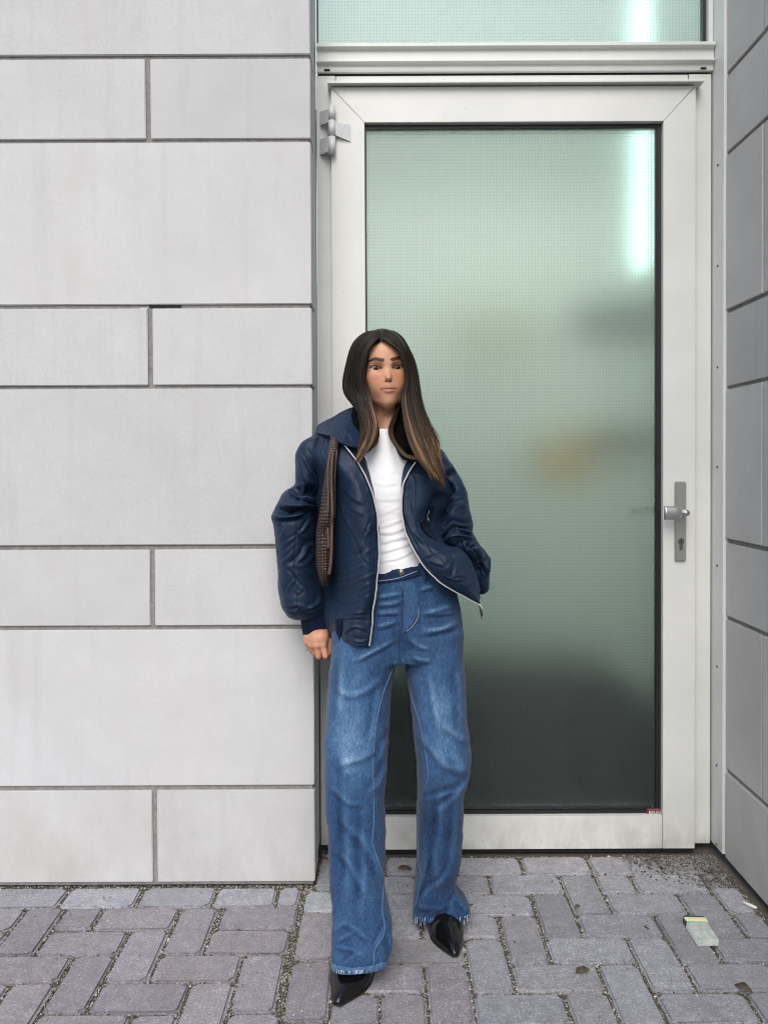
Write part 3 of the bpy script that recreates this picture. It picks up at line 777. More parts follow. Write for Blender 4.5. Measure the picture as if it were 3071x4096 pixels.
def fbm(x, y, seed=0, oct=3):
    s, a = 0, 1.0
    for o in range(oct): s = s + a * perlin(x * 2 ** o, y * 2 ** o, seed + o); a *= 0.5
    return s
def poly_dist(uv, P):
    """distance, signed side and arc parameter of points uv to polyline P"""
    best = np.full(len(uv), 1e9); side = np.zeros(len(uv)); par = np.zeros(len(uv))
    seg = np.diff(P, axis=0); ln = np.linalg.norm(seg, axis=1); cum = np.concatenate([[0], np.cumsum(ln)]); tot = cum[-1]
    for i in range(len(seg)):
        w = uv - P[i]; t = np.clip((w @ seg[i]) / max(ln[i] ** 2, 1e-9), 0, 1)
        d = np.linalg.norm(w - t[:, None] * seg[i], axis=1)
        sd = np.sign(seg[i, 0] * w[:, 1] - seg[i, 1] * w[:, 0])
        mk = d < best
        best[mk] = d[mk]; side[mk] = sd[mk]; par[mk] = (cum[i] + t[mk] * ln[i]) / tot
    return best, side, par
def crease(V, N, strokes, front=True):
    """strokes: (mode, width px, amplitude m, [pixel points]).  r ridge, v valley, f fold: ridge with a hollow on its right-hand side (in picture, walking along the stroke)"""
    uv = project(V)
    toc = C0 - V; toc /= np.linalg.norm(toc, axis=1)[:, None]
    fac = np.clip((N * toc).sum(1) * 2.2, 0, 1) if front else np.ones(len(V))
    D = np.zeros(len(V))
    for mode, w, a, P in strokes:
        P = np.asarray(P, float)
        if len(P) > 2: P = cr(P, len(P) * 5)
        lo, hi = P.min(0) - 3.2 * w, P.max(0) + 3.2 * w
        mk = np.where(((uv > lo) & (uv < hi)).all(1) & (fac > 0))[0]
        if not len(mk): continue
        d, sd, t = poly_dist(uv[mk], P)
        tp = np.clip(np.minimum(t, 1 - t) * 5, 0, 1) ** 0.7 * 0.85 + 0.15
        tp = np.where(d > 2.8 * w, 0, tp)
        if mode == 'r': h = np.exp(-(d / w) ** 2)
        elif mode == 'v': h = -np.exp(-(d / w) ** 2)
        else:
            s = d * sd / w
            e1, e2 = np.sqrt(((s + 0.5) / 0.62) ** 2 + .05) - .22, np.sqrt(((s - 0.5) / 0.5) ** 2 + .05) - .22
            h = np.exp(-e1) * np.exp(-(s / 2.2) ** 2) - 0.95 * np.exp(-e2) * np.exp(-(s / 2.0) ** 2)
        D[mk] += a * h * tp * fac[mk]
    return V + N * D[:, None]
def remesh(V, F, voxel, smooth_it=2, lst=None):
    me = bpy.data.meshes.new('tmp'); me.from_pydata(V.tolist(), [], lst if lst is not None else faces_list(F)); me.update()
    o = bpy.data.objects.new('tmp', me); COL.objects.link(o)
    md = o.modifiers.new('r', 'REMESH'); md.mode = 'VOXEL'; md.voxel_size = voxel
    if smooth_it:
        s = o.modifiers.new('s', 'SMOOTH'); s.iterations = smooth_it; s.factor = 0.5
    dg = bpy.context.evaluated_depsgraph_get(); m2 = bpy.data.meshes.new_from_object(o.evaluated_get(dg))
    n = len(m2.vertices); VV = np.empty(n * 3, np.float32); m2.vertices.foreach_get('co', VV)
    FF = np.array([tuple(p.vertices) if len(p.vertices) == 4 else (*p.vertices, p.vertices[-1]) for p in m2.polygons])
    bpy.data.objects.remove(o); bpy.data.meshes.remove(me); bpy.data.meshes.remove(m2)
    return VV.reshape(-1, 3).astype(float), FF
def obj_vf(name, V, F, mat, parent, col=None, smooth=True):
    o = mesh_np(name, V, faces_list(F), mat, parent, smooth)
    if col is not None: set_col(o, col)
    return o
def ribbon_tube(name, uvY, rad, mat, parent, n=6, m=60):
    return tube(name, atA(cr(uvY, m)), rad, mat, parent, n)

# signed-distance sculpting
class SDF:
    def __init__(self, lo, hi, h):
        self.ax = [np.arange(lo[k], hi[k] + h, h) for k in range(3)]
        self.X, self.Y, self.Z = np.meshgrid(*self.ax, indexing='ij', sparse=False)
        self.X = self.X.astype(np.float32); self.Y = self.Y.astype(np.float32); self.Z = self.Z.astype(np.float32)
        self.D = np.full(self.X.shape, 9.0, np.float32)
    def ell(self, c, r, rot=None):
        x, y, z = self.X - c[0], self.Y - c[1], self.Z - c[2]
        if rot is not None:
            ca, sa = math.cos(rot), math.sin(rot); x, z = ca * x + sa * z, -sa * x + ca * z
        k0 = np.sqrt((x / r[0]) ** 2 + (y / r[1]) ** 2 + (z / r[2]) ** 2)
        k1 = np.sqrt((x / r[0] ** 2) ** 2 + (y / r[1] ** 2) ** 2 + (z / r[2] ** 2) ** 2)
        return k0 * (k0 - 1) / np.maximum(k1, 1e-6)
    def cap(self, a, b, ra, rb=None):
        rb = ra if rb is None else rb
        a, b = np.array(a, float), np.array(b, float); d = b - a; L = d @ d
        x, y, z = self.X - a[0], self.Y - a[1], self.Z - a[2]
        t = np.clip((x * d[0] + y * d[1] + z * d[2]) / L, 0, 1)
        return np.sqrt((x - t * d[0]) ** 2 + (y - t * d[1]) ** 2 + (z - t * d[2]) ** 2) - (ra + (rb - ra) * t)
    def add(self, d, k=0.01):
        h = np.clip(0.5 + 0.5 * (self.D - d) / k, 0, 1); self.D = self.D * (1 - h) + d * h - k * h * (1 - h)
    def sub(self, d, k=0.005):
        d = -d; h = np.clip(0.5 - 0.5 * (self.D - d) / k, 0, 1); self.D = self.D * (1 - h) + d * h + k * h * (1 - h)
    def mesh(self):
        D = self.D; S = D < 0
        nx, ny, nz = D.shape
        idx = -np.ones((nx - 1, ny - 1, nz - 1), np.int64)
        corners = [(i, j, k) for i in (0, 1) for j in (0, 1) for k in (0, 1)]
        cnt = sum(S[i:nx - 1 + i, j:ny - 1 + j, k:nz - 1 + k].astype(np.int8) for i, j, k in corners)
        act = np.argwhere((cnt > 0) & (cnt < 8)); idx[tuple(act.T)] = np.arange(len(act))
        P = np.zeros((len(act), 3)); W = np.zeros(len(act))
        for a in range(8):
            for b in range(a + 1, 8):
                ca, cb = np.array(corners[a]), np.array(corners[b])
                if np.abs(ca - cb).sum() != 1: continue
                da = D[tuple((act + ca).T)]; db = D[tuple((act + cb).T)]
                mk = (da < 0) != (db < 0)
                t = np.where(mk, da / np.where(mk, da - db, 1), 0)
                P += mk[:, None] * (ca + t[:, None] * (cb - ca)); W += mk
        P = act + P / W[:, None]
        h = [a[1] - a[0] for a in self.ax]; V = np.stack([self.ax[k][0] + P[:, k] * h[k] for k in range(3)], 1)
        quads = []
        for ax in range(3):
            sl0 = [slice(None)] * 3; sl1 = [slice(None)] * 3; sl0[ax] = slice(0, -1); sl1[ax] = slice(1, None)
            ch = np.argwhere(S[tuple(sl0)] != S[tuple(sl1)])
            o1, o2 = (ax + 1) % 3, (ax + 2) % 3
            ch = ch[(ch[:, o1] > 0) & (ch[:, o2] > 0) & (ch[:, o1] < D.shape[o1] - 1) & (ch[:, o2] < D.shape[o2] - 1)]
            e1, e2 = np.eye(3, dtype=int)[o1], np.eye(3, dtype=int)[o2]
            q = np.stack([idx[tuple((ch - e1 - e2).T)], idx[tuple((ch - e2).T)], idx[tuple(ch.T)], idx[tuple((ch - e1).T)]], 1)
            ins = S[tuple(ch.T)]
            q[~ins] = q[~ins][:, ::-1]
            quads.append(q)
        F = np.concatenate(quads); F = F[(F >= 0).all(1)]
        return V, F
# ------------------------------------------------------------------ materials of the woman
def mk_skin():
    t = NT('skin'); p = t.pos()
    c = t.attr().outputs[0]
    c = t.mix(0.35, c, t.mix(1.0, c, t.ramp(t.noise(p, 240, 3), [(0.3, 0.72), (0.7, 1.2)]), 'MULTIPLY'))
    t.set(Base_Color=c, Roughness=t.attr('Rough').outputs['Fac'], Normal=t.bump(t.noise(p, 900, 2), 0.08, 0.001))
    t.b.inputs['Subsurface Weight'].default_value = 0.12; t.b.inputs['Subsurface Scale'].default_value = 0.006
    t.b.inputs['Subsurface Radius'].default_value = (1.0, 0.4, 0.25)
    t.b.inputs['Specular IOR Level'].default_value = 0.42
    return t.m
M_SKIN = mk_skin()
def mk_hair():
    t = NT('brown_hair'); c = t.attr().outputs[0]
    t.set(Base_Color=c, Roughness=0.40); t.b.inputs['Specular IOR Level'].default_value = 0.22
    t.b.inputs['Anisotropic'].default_value = 0.4
    return t.m
M_HAIR = mk_hair()
def mk_nylon():
    t = NT('navy_satin_nylon'); p = t.pos()
    c = t.ramp(t.noise(p, 5, 4), [(0.3, (0.0048, 0.0145, 0.036)), (0.7, (0.0068, 0.0205, 0.050))])
    cr_ = t.noise(t.mapping(p, (1, 1, 1)), 26, 6, 0.62, 1.2)
    wv = t.noise(p, 1500, 1)
    wp = t.n('VectorMath', operation='ADD', i_0=p, i_1=t.n('VectorMath', operation='SCALE', i_0=t.n('TexNoise', i_Vector=p, i_Scale=9.0, i_Detail=2.0).outputs['Color'], i_Scale=0.06).outputs[0]).outputs[0]
    v1 = t.voro(t.mapping(wp, (1, 1, 0.75)), 15).outputs['Distance']; v2 = t.voro(t.mapping(wp, (1, 1, 0.8), (3, 1, 2)), 38).outputs['Distance']
    n0 = t.bump(t.math('ADD', v1, t.math('MULTIPLY', v2, 0.3)), 0.22, 0.03)
    n1 = t.bump(cr_, 0.06, 0.012, n0)
    t.set(Base_Color=c, Roughness=t.ramp(t.noise(p, 30, 3), [(0.3, 0.52), (0.7, 0.60)]), Normal=t.bump(wv, 0.06, 0.0008, n1))
    t.b.inputs['Specular IOR Level'].default_value = 0.30
    t.b.inputs['Sheen Weight'].default_value = 0.06; t.b.inputs['Sheen Tint'].default_value = (0.35, 0.55, 0.9, 1)
    return t.m
M_NYLON = mk_nylon()
def mk_rib():
    t = NT('navy_rib_knit'); p = t.pos()
    s = t.n('SeparateXYZ', i_Vector=p)
    w = t.math('SINE', t.math('MULTIPLY', t.math('ADD', s.outputs[0], t.math('MULTIPLY', s.outputs[1], 0.6)), 2400.0))
    t.set(Base_Color=(0.0055, 0.011, 0.030), Roughness=0.85, Normal=t.bump(w, 0.5, 0.0012)); t.b.inputs['Specular IOR Level'].default_value = 0.15
    return t.m
M_RIB = mk_rib()
M_FUR = simple('black_collar_lining', (0.004, 0.004, 0.0045), 0.95, Specular_IOR_Level=0.05)
def mk_tee():
    t = NT('white_cotton_jersey'); p = t.pos()
    t.set(Base_Color=(0.80, 0.81, 0.83), Roughness=0.85, Normal=t.bump(t.noise(p, 900, 2), 0.12, 0.001, t.bump(t.noise(t.mapping(p, (1, 1, 3.2)), 22, 4, .55, .8), 0.10, 0.008)))
    t.b.inputs['Sheen Weight'].default_value = 0.2; return t.m
M_TEE = mk_tee()
def mk_denim():
    t = NT('washed_blue_denim'); p = t.pos()
    f = t.attr('Col').outputs['Fac']
    grain = t.noise(t.mapping(p, (520, 520, 110)), 1.0, 3, 0.7)
    grain2 = t.noise(t.mapping(p, (210, 210, 40)), 1.0, 3, 0.65)
    slub = t.noise(t.mapping(p, (12, 12, 5)), 1.0, 4, 0.6)
    k = t.math('ADD', t.math('ADD', f, t.math('MULTIPLY', t.math('SUBTRACT', grain, 0.5), 0.75)), t.math('ADD', t.math('MULTIPLY', t.math('SUBTRACT', grain2, 0.5), 0.42), t.math('MULTIPLY', t.math('SUBTRACT', slub, 0.5), 0.16)))
    c = t.ramp(k, [(0.0, (0.005, 0.012, 0.034)), (0.3, (0.016, 0.043, 0.108)), (0.6, (0.046, 0.106, 0.212)), (0.85, (0.125, 0.22, 0.35)), (1.0, (0.26, 0.38, 0.52))])
    n1 = t.bump(t.noise(t.mapping(p, (1, 1, .55)), 30, 5, 0.6, 0.6), 0.22, 0.008)
    t.set(Base_Color=c, Roughness=0.9, Normal=t.bump(grain, 0.35, 0.0012, n1)); t.b.inputs['Specular IOR Level'].default_value = 0.2
    t.b.inputs['Sheen Weight'].default_value = 0.1
    return t.m
M_DENIM = mk_denim()
M_THREAD = simple('pale_blue_seam', (0.075, 0.14, 0.235), 0.9)
M_STITCH = simple('worn_pale_stitching', (0.26, 0.33, 0.40), 0.9)
M_THREAD2 = simple('dark_blue_fly_shade', (0.012, 0.03, 0.08), 0.9)
def mk_patent():
    t = NT('black_patent_leather'); p = t.pos()
    t.set(Base_Color=(0.004, 0.004, 0.0045), Roughness=0.13, Normal=t.bump(t.noise(p, 25, 3), 0.05, 0.01)); return t.m
M_PATENT = mk_patent()
M_SOLE = simple('dark_sole', (0.012, 0.011, 0.010), 0.7)
def mk_woven():
    t = NT('woven_brown_leather'); p = t.obj()
    c = t.attr().outputs[0]
    c = t.mix(0.5, c, t.mix(1.0, c, t.ramp(t.noise(p, 300, 3), [(0.3, 0.5), (0.7, 1.5)]), 'MULTIPLY'))
    t.set(Base_Color=c, Roughness=0.38, Normal=t.bump(t.noise(p, 350, 3), 0.3, 0.001)); return t.m
M_WOVEN = mk_woven()
M_ZIP = simple('silver_zip', (0.55, 0.55, 0.55), 0.4, 0.5)
M_GOLD = simple('antique_jeans_button', (0.55, 0.50, 0.38), 0.3, 0.9)
# ------------------------------------------------------------------ the woman
person = empty('person', (0.0, 2.05, 0.0))
tag(person, 'woman with long brown hair in navy bomber jacket, white tee and wide blue jeans', 'person')
g = np.random.default_rng(5)

# ---- jeans: pelvis and two legs grown together
def stn(pf, rows): return [(pf(r[0], r[1]), pf(r[2], r[3]), r[4], r[5], r[6]) for r in rows]
S_ = lambda x, y: (x, y)
pelvis = stn(S_, [(1402, 2296, 1765, 2218, 2.175, .098, .10), (1380, 2350, 1800, 2290, 2.172, .112, .12), (1352, 2430, 1832, 2385, 2.168, .122, .13), (1332, 2510, 1848, 2480, 2.165, .126, .135), (1326, 2580, 1852, 2560, 2.165, .125, .13), (1332, 2625, 1852, 2615, 2.165, .118, .12)])
legL = stn(pL, [(300, 20, 640, 20, 2.155, .108, .12), (262, 110, 620, 110, 2.150, .110, .12), (233, 240, 592, 240, 2.145, .110, .11), (219, 430, 570, 430, 2.125, .106, .10), (210, 620, 558, 620, 2.100, .100, .10), (206, 780, 556, 760, 2.080, .098, .09), (208, 920, 543, 900, 2.062, .090, .09), (216, 1050, 540, 1040, 2.045, .088, .09), (228, 1200, 545, 1200, 2.025, .088, .09), (236, 1380, 541, 1370, 2.002, .088, .09), (244, 1540, 546, 1510, 1.955, .064, .12), (246, 1650, 566, 1610, 1.925, .060, .14), (243, 1750, 579, 1710, 1.902, .056, .15), (244, 1825, 575, 1785, 1.888, .053, .155), (248, 1872, 556, 1842, 1.884, .049, .15)])
legR = stn(pL, [(620, 20, 968, 10, 2.165, .108, .12), (634, 120, 972, 110, 2.165, .108, .12), (655, 260, 978, 250, 2.160, .105, .11), (680, 420, 987, 420, 2.152, .100, .10), (699, 600, 1000, 590, 2.145, .096, .10), (714, 745, 1013, 735, 2.138, .096, .09), (716, 860, 1002, 830, 2.135, .090, .09), (718, 980, 974, 950, 2.138, .082, .09), (716, 1130, 971, 1120, 2.145, .080, .08), (715, 1290, 957, 1290, 2.150, .080, .08), (706, 1420, 936, 1410, 2.135, .050, .10), (700, 1510, 942, 1490, 2.122, .042, .11), (696, 1565, 985, 1535, 2.112, .038, .12), (696, 1595, 1012, 1575, 2.106, .036, .12), (702, 1612, 1004, 1598, 2.104, .034, .115)])
Vs, Fs, off = [], [], 0
for st in (pelvis, legL, legR):
    v, f = ring_tube(st, 70, 48, 0.88 if st is pelvis else 0.70); Vs.append(v); Fs += [tuple(k + off for k in q) for q in faces_list(f)]; off += len(v)
JV, JF = remesh(np.concatenate(Vs), None, 0.0060, 2, Fs)
JN = vnormals(JV, JF)
L_ = lambda *p: [pL(*q) for q in p]; K6 = lambda *p: [p6(*q) for q in p]; K7 = lambda *p: [p7(*q) for q in p]
jean_strokes = [
    # hip and lap whiskers
    ('f', 11, .0045, K6((350, 650), (480, 625), (690, 600))), ('f', 11, .0045, K6((340, 745), (500, 735), (690, 700))), ('f', 13, .005, K6((340, 850), (520, 850), (690, 845))),
    ('f', 14, .004, K6((330, 1040), (480, 1010), (640, 960))), ('f', 10, .004, K6((930, 545), (1020, 520), (1120, 495))), ('f', 12, .0045, K6((960, 870), (1130, 820), (1380, 755))),
    ('f', 12, .0035, K6((1000, 880), (1200, 850), (1400, 830))), ('f', 14, .004, K6((900, 1130), (1100, 1110), (1330, 1050), (1450, 980))), ('f', 12, .0035, K6((930, 1090), (1200, 1060), (1440, 960))),
    ('f', 14, .004, K6((800, 1430), (950, 1480), (1100, 1490))), ('f', 16, .004, K6((60, 1500), (250, 1400), (480, 1280), (620, 1190))), ('f', 12, .003, K6((760, 1170), (900, 1290), (1050, 1330))),
    # centre seam, crotch
    ('v', 8, .007, K6((690, 560), (712, 800), (705, 1050), (690, 1180), (640, 1300))), ('v', 12, .006, K6((720, 1180), (690, 1300), (720, 1450))),
    # thigh and knee folds
    ('f', 22, .006, L_((270, 810), (340, 770), (420, 750), (500, 700))), ('f', 20, .006, L_((215, 900), (280, 950), (340, 1000), (420, 1010))), ('f', 22, .005, L_((240, 330), (330, 400), (430, 380), (540, 300))),
    ('f', 26, .006, L_((720, 620), (800, 720), (880, 800), (1000, 830))), ('f', 18, .007, L_((1010, 835), (940, 900), (860, 930), (760, 960))), ('f', 20, .005, L_((990, 870), (900, 960), (800, 1040))),
    ('f', 22, .005, L_((850, 560), (920, 620), (1000, 660))), ('v', 22, .005, L_((700, 700), (715, 900), (712, 1100))),
    ('f', 26, .007, L_((260, 1060), (330, 1130), (420, 1230), (480, 1330), (520, 1450))), ('f', 22, .006, L_((540, 740), (500, 850), (440, 930))), ('v', 18, .005, L_((560, 820), (540, 940), (545, 1100))),
    ('f', 20, .006, L_((250, 1230), (330, 1330), (400, 1450), (430, 1560))), ('f', 20, .005, L_((560, 620), (520, 660), (500, 760))),
    ('r', 30, .006, L_((290, 700), (300, 780), (330, 850))), ('r', 30, .005, L_((880, 720), (930, 770), (960, 830))),
    ('f', 18, .006, L_((720, 1500), (760, 1380), (790, 1250))), ('f', 18, .006, L_((900, 1300), (850, 1400), (760, 1470), (720, 1560))), ('f', 16, .005, L_((930, 1480), (900, 1540), (880, 1620))),
    ('f', 26, .006, L_((300, 880), (305, 1100), (320, 1350), (300, 1550))), ('f', 24, .006, L_((420, 1000), (400, 1200), (410, 1400), (380, 1650))), ('f', 22, .005, L_((500, 300), (470, 500), (440, 700))), ('f', 22, .005, L_((290, 150), (280, 350), (270, 560))),
    ('f', 24, .006, L_((820, 880), (830, 1100), (800, 1300), (820, 1480))), ('f', 22, .005, L_((920, 950), (910, 1150), (890, 1350))), ('f', 22, .005, L_((760, 250), (800, 450), (830, 620))), ('f', 22, .004, L_((930, 200), (940, 400), (950, 600))),
    # stacking above the hems
    ('f', 16, .008, K7((120, 560), (230, 480), (330, 530), (420, 610), (500, 650))), ('f', 14, .007, K7((130, 690), (200, 700), (330, 740), (420, 800))), ('f', 14, .006, K7((620, 430), (560, 560), (520, 640), (505, 700))),
    ('f', 14, .006, K7((150, 640), (260, 590), (330, 560))), ('f', 14, .006, K7((400, 720), (300, 760), (200, 830))), ('f', 12, .005, K7((640, 520), (650, 650), (660, 760))),
    ('f', 14, .006, K7((900, 300), (1000, 330), (1150, 330))), ('f', 14, .006, K7((1280, 220), (1330, 290), (1380, 340))), ('f', 12, .005, K7((1020, 390), (1120, 350), (1240, 280))),
]
JV = crease(JV, JN, [(a, b, c * (1.1 if i < 14 else .95), d) for i, (a, b, c, d) in enumerate(jean_strokes)])
JN = vnormals(JV, JF); juv = project(JV)
JV = JV + JN * (0.0042 * fbm(juv[:, 0] / 70 + juv[:, 1] / 260, juv[:, 1] / 150 - juv[:, 0] / 200, 21, 3) + 0.0013 * fbm(juv[:, 0] / 26, juv[:, 1] / 34, 41, 2))[:, None]
# wash: dark indigo base, worn pale on thighs and knees, darker by the seams and low down, with fold shade painted in
fade = np.full(len(JV), 0.36)
def blob(c, r, a): 
    global fade
    d = ((juv[:, 0] - c[0]) / r[0]) ** 2 + ((juv[:, 1] - c[1]) / r[1]) ** 2; fade = fade + a * np.exp(-d)
for c, r, a in ((pL(330, 330), (90, 190), .20), (pL(330, 690), (80, 160), .30), (pL(820, 330), (85, 200), .17), (pL(880, 640), (85, 190), .24), (pL(390, 620), (60, 120), .06), (pL(500, 700), (30, 200), -.02),
                (pL(400, 1250), (110, 200), -.04), (pL(840, 1200), (90, 230), -.12), (pL(850, 1560), (120, 60), -.10), (pL(330, 1500), (80, 150), .04), (pL(620, 60), (40, 120), -.08), (p6(820, 600), (60, 70), -.02)):
    blob(c, r, a)
fade += 0.10 * fbm(juv[:, 0] / 60, juv[:, 1] / 120, 77, 3) + 0.02
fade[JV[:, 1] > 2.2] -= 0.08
for k_, st in enumerate(jean_strokes):  # fold strokes: ridges worn pale, fold shade painted into the hollows
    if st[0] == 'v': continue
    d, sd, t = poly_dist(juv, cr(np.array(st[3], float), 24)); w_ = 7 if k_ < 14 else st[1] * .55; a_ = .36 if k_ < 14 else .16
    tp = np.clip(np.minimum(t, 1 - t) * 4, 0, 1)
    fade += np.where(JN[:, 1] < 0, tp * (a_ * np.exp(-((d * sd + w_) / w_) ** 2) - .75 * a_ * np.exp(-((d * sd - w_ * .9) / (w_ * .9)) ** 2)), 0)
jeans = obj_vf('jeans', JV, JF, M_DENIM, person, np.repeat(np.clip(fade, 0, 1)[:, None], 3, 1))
jeans['label'] = 'wide-leg washed blue jeans'

from mathutils.bvhtree import BVHTree
def bvh_of(V, F): return BVHTree.FromPolygons([tuple(v) for v in V], faces_list(F))
JB = bvh_of(JV, JF)
def hit(bvh, u_, v_, lift=0.0, default=None):
    d = CF + CR * ((u_ - CX) / FPX) - CU * ((v_ - CY) / FPX); d = d / np.linalg.norm(d)
    r = bvh.ray_cast(Vector(C0), Vector(d))
    if r[0] is None: return None
    return np.array(r[0]) - d * lift
def drape(name, bvh, pts, rad, mat, parent, m=70, n=6, lift=None):
    """a thin cord laid on a surface along pixel points"""
    P = [hit(bvh, a, b, (rad * 0.4 if lift is None else lift)) for a, b in cr(np.asarray(pts, float), m)]
    P = [p for p in P if p is not None]
    if len(P) < 3: return None
    P = np.array(P)
    y = P[:, 1].copy(); med = np.array([np.median(y[max(0, i - 2):i + 3]) for i in range(len(y))]); P[:, 1] = np.minimum(y, med + 0.004)
    return tube(name, P, rad, mat, parent, n)
def strip(name, bvh, A, B, mat, parent, m=40, k=6, lift=0.0035, thick=0.003, col=None):
    """a flat band draped on a surface between two pixel curves"""
    a, b = cr(np.asarray(A, float), m), cr(np.asarray(B, float), m); V = []; last = None
    for i in range(m):
        for j in range(k):
            q = a[i] + (b[i] - a[i]) * j / (k - 1)
            h = hit(bvh, q[0], q[1], lift)
            if h is None: h = last if last is not None else at(q[0], q[1], 2.1)
            else: h = h
            last = h; V.append(h)
    o = mesh_np(name, np.array(V), grid_faces(m, k, False), mat, parent, True)
    if col is not None: set_col(o, np.repeat(np.full((len(V), 1), col), 3, 1))
    md = o.modifiers.new('thickness', 'SOLIDIFY'); md.thickness = thick; md.offset = -1
    return o
# jeans details
for A in (L_((600, 200), (560, 300), (530, 380), (505, 480), (486, 600), (478, 700), (474, 800), (478, 900), (480, 1000), (478, 1100), (468, 1210)), [*L_((468, 1210), (500, 1300), (530, 1400)), *K7((590, 330), (610, 450), (605, 560), (560, 640), (515, 720), (510, 860), (512, 930))]):
    drape('inseam', JB, A, 0.0015, M_THREAD, jeans)
for A in (L_((640, 190), (668, 320), (700, 440), (730, 540), (755, 660), (772, 760), (778, 850), (745, 940), (728, 1000)), L_((728, 1000), (722, 1150), (726, 1300), (740, 1400), (725, 1480), (700, 1580))):
    drape('inseam', JB, A, 0.0015, M_THREAD, jeans)
wb = strip('waistband', JB, K6((-40, 300), (180, 282), (370, 262), (600, 232), (760, 180), (890, 130), (1000, 70), (1090, 10)), K6((-40, 470), (180, 455), (360, 445), (500, 430), (640, 410), (800, 375), (940, 330), (1080, 250), (1180, 170)), M_DENIM, jeans, 60, 8, 0.004, 0.004, 0.10)
for dy, mt in ((14, M_THREAD), (150, M_THREAD)):
    drape('stitching', JB, K6((-30, 300 + dy), (370, 262 + dy), (600, 232 + dy), (760, 180 + dy), (890, 128 + dy)), 0.0011, M_STITCH, jeans, lift=0.0045)
strip('belt_loop', JB, K6((880, 140), (930, 270), (985, 405)), K6((925, 120), (985, 250), (1020, 385)), M_DENIM, jeans, 14, 4, 0.0075, 0.003, 0.30)
fl = strip('fly', JB, K6((645, 420), (690, 500), (712, 640), (712, 850), (705, 1000), (690, 1180)), K6((850, 420), (890, 520), (905, 700), (890, 870), (810, 1000), (715, 1090)), M_DENIM, jeans, 40, 8, 0.0028, 0.002, 0.44)
for A in (K6((660, 440), (700, 520), (718, 660), (716, 850), (712, 1010), (690, 1180)), K6((700, 440), (735, 520), (748, 660), (745, 800), (735, 960), (725, 1080)), K6((850, 640), (880, 740), (885, 850), (850, 940), (790, 1010), (735, 1050)), K6((880, 640), (905, 760), (905, 860), (870, 950), (810, 1030), (745, 1080))):
    drape('stitching', JB, A, 0.0010, M_STITCH, jeans, lift=0.0035)
drape('fly_ridge', JB, K6((770, 450), (795, 560), (800, 700), (792, 900)), 0.0032, simple('worn_pale_denim', (0.12, 0.24, 0.42), .9), jeans)
drape('fly_shadow_line', JB, K6((640, 400), (690, 500), (700, 640), (702, 850), (700, 1000)), 0.0022, M_THREAD2, jeans)  # dark cord standing in for shade along the fly edge
bp = hit(JB, *p6(680, 300), 0.006)
tube('button', [bp + np.array([0, .006, 0]), bp - np.array([0.001, .004, 0])], [0.0085, 0.0082], M_GOLD, jeans, 18)
tube('button_rim', [bp - np.array([0.001, .004, 0]), bp - np.array([0.001, .0052, 0])], [0.0055, 0.004], simple('button_centre', (.25, .22, .16), .35, .8), jeans, 14)
# hem bands with pale fraying
def hem(A, B, mat, w=0.25):
    return strip('hem', JB, A, B, mat, jeans, 60, 4, 0.003, 0.003, w)
def hem_ring(st, dv, fadev):
    rows_ = []
    for k, (dy, ex) in enumerate(((-dv, .0022), (-dv * .5, .0032), (0, .0030), (4, .0005))):
        (ul, vl), (ur, vr), Yc, df, db = st
        rows_.append(((ul - ex * 1500, vl + dy), (ur + ex * 1500, vr + dy), Yc, df + ex, db + ex))
    V, F = ring_tube(rows_, 14, 160, 0.70)
    o = obj_vf('hem', V, F, M_DENIM, jeans, np.repeat((fadev + .25 * fbm(project(V)[:, 0] / 9, project(V)[:, 1] / 30, 3, 2))[:, None], 3, 1)); return V, F
HV1, HF1 = hem_ring(legL[-1], 24, .62)
HV2, HF2 = hem_ring(legR[-1], 14, .40)
JB = bvh_of(np.concatenate([JV, HV1, HV2]), np.concatenate([JF, HF1 + len(JV), HF2 + len(JV) + len(HV1)]))
M_FRAY = simple('frayed_white_thread', (0.48, 0.56, 0.66), .9); M_FRAYD = simple('frayed_dark_thread', (0.02, 0.04, 0.09), .9)
bmA, bmB = bmesh.new(), bmesh.new()
for x in np.arange(128, 560, 9.0):
    y0 = 905 + 8 * math.sin(x * .03); a, b = p7(x + g.uniform(-4, 4), y0), p7(x + g.uniform(-7, 7), 950 + g.uniform(-6, 8))
    A, B = hit(JB, *a, .0015), hit(JB, b[0], b[1] - 8, .0015)
    if A is None or B is None: continue
    bm_tube(bmA if g.random() < .6 else bmB, [A, (A + B) / 2 + g.normal(0, .0006, 3), B], 0.0008, 4)
for x in list(np.arange(885, 1010, 12.0)) + list(np.arange(1310, 1415, 10.0)):
    y0 = 415 - (0 if x < 1100 else (x - 1310) * .25); h = hit(JB, *p7(x, y0 - 14), .003)
    if h is None: continue
    e_ = h + np.array([g.normal(0, .004), -.004, -.010 - g.random() * .012])
    bm_tube(bmA if g.random() < .45 else bmB, [h, (h + e_) / 2 + g.normal(0, .001, 3), e_], 0.0009, 4)
tag(bm_obj('pale_fray', bmA, M_FRAY, jeans), kind='stuff'); tag(bm_obj('dark_fray', bmB, M_FRAYD, jeans), kind='stuff')

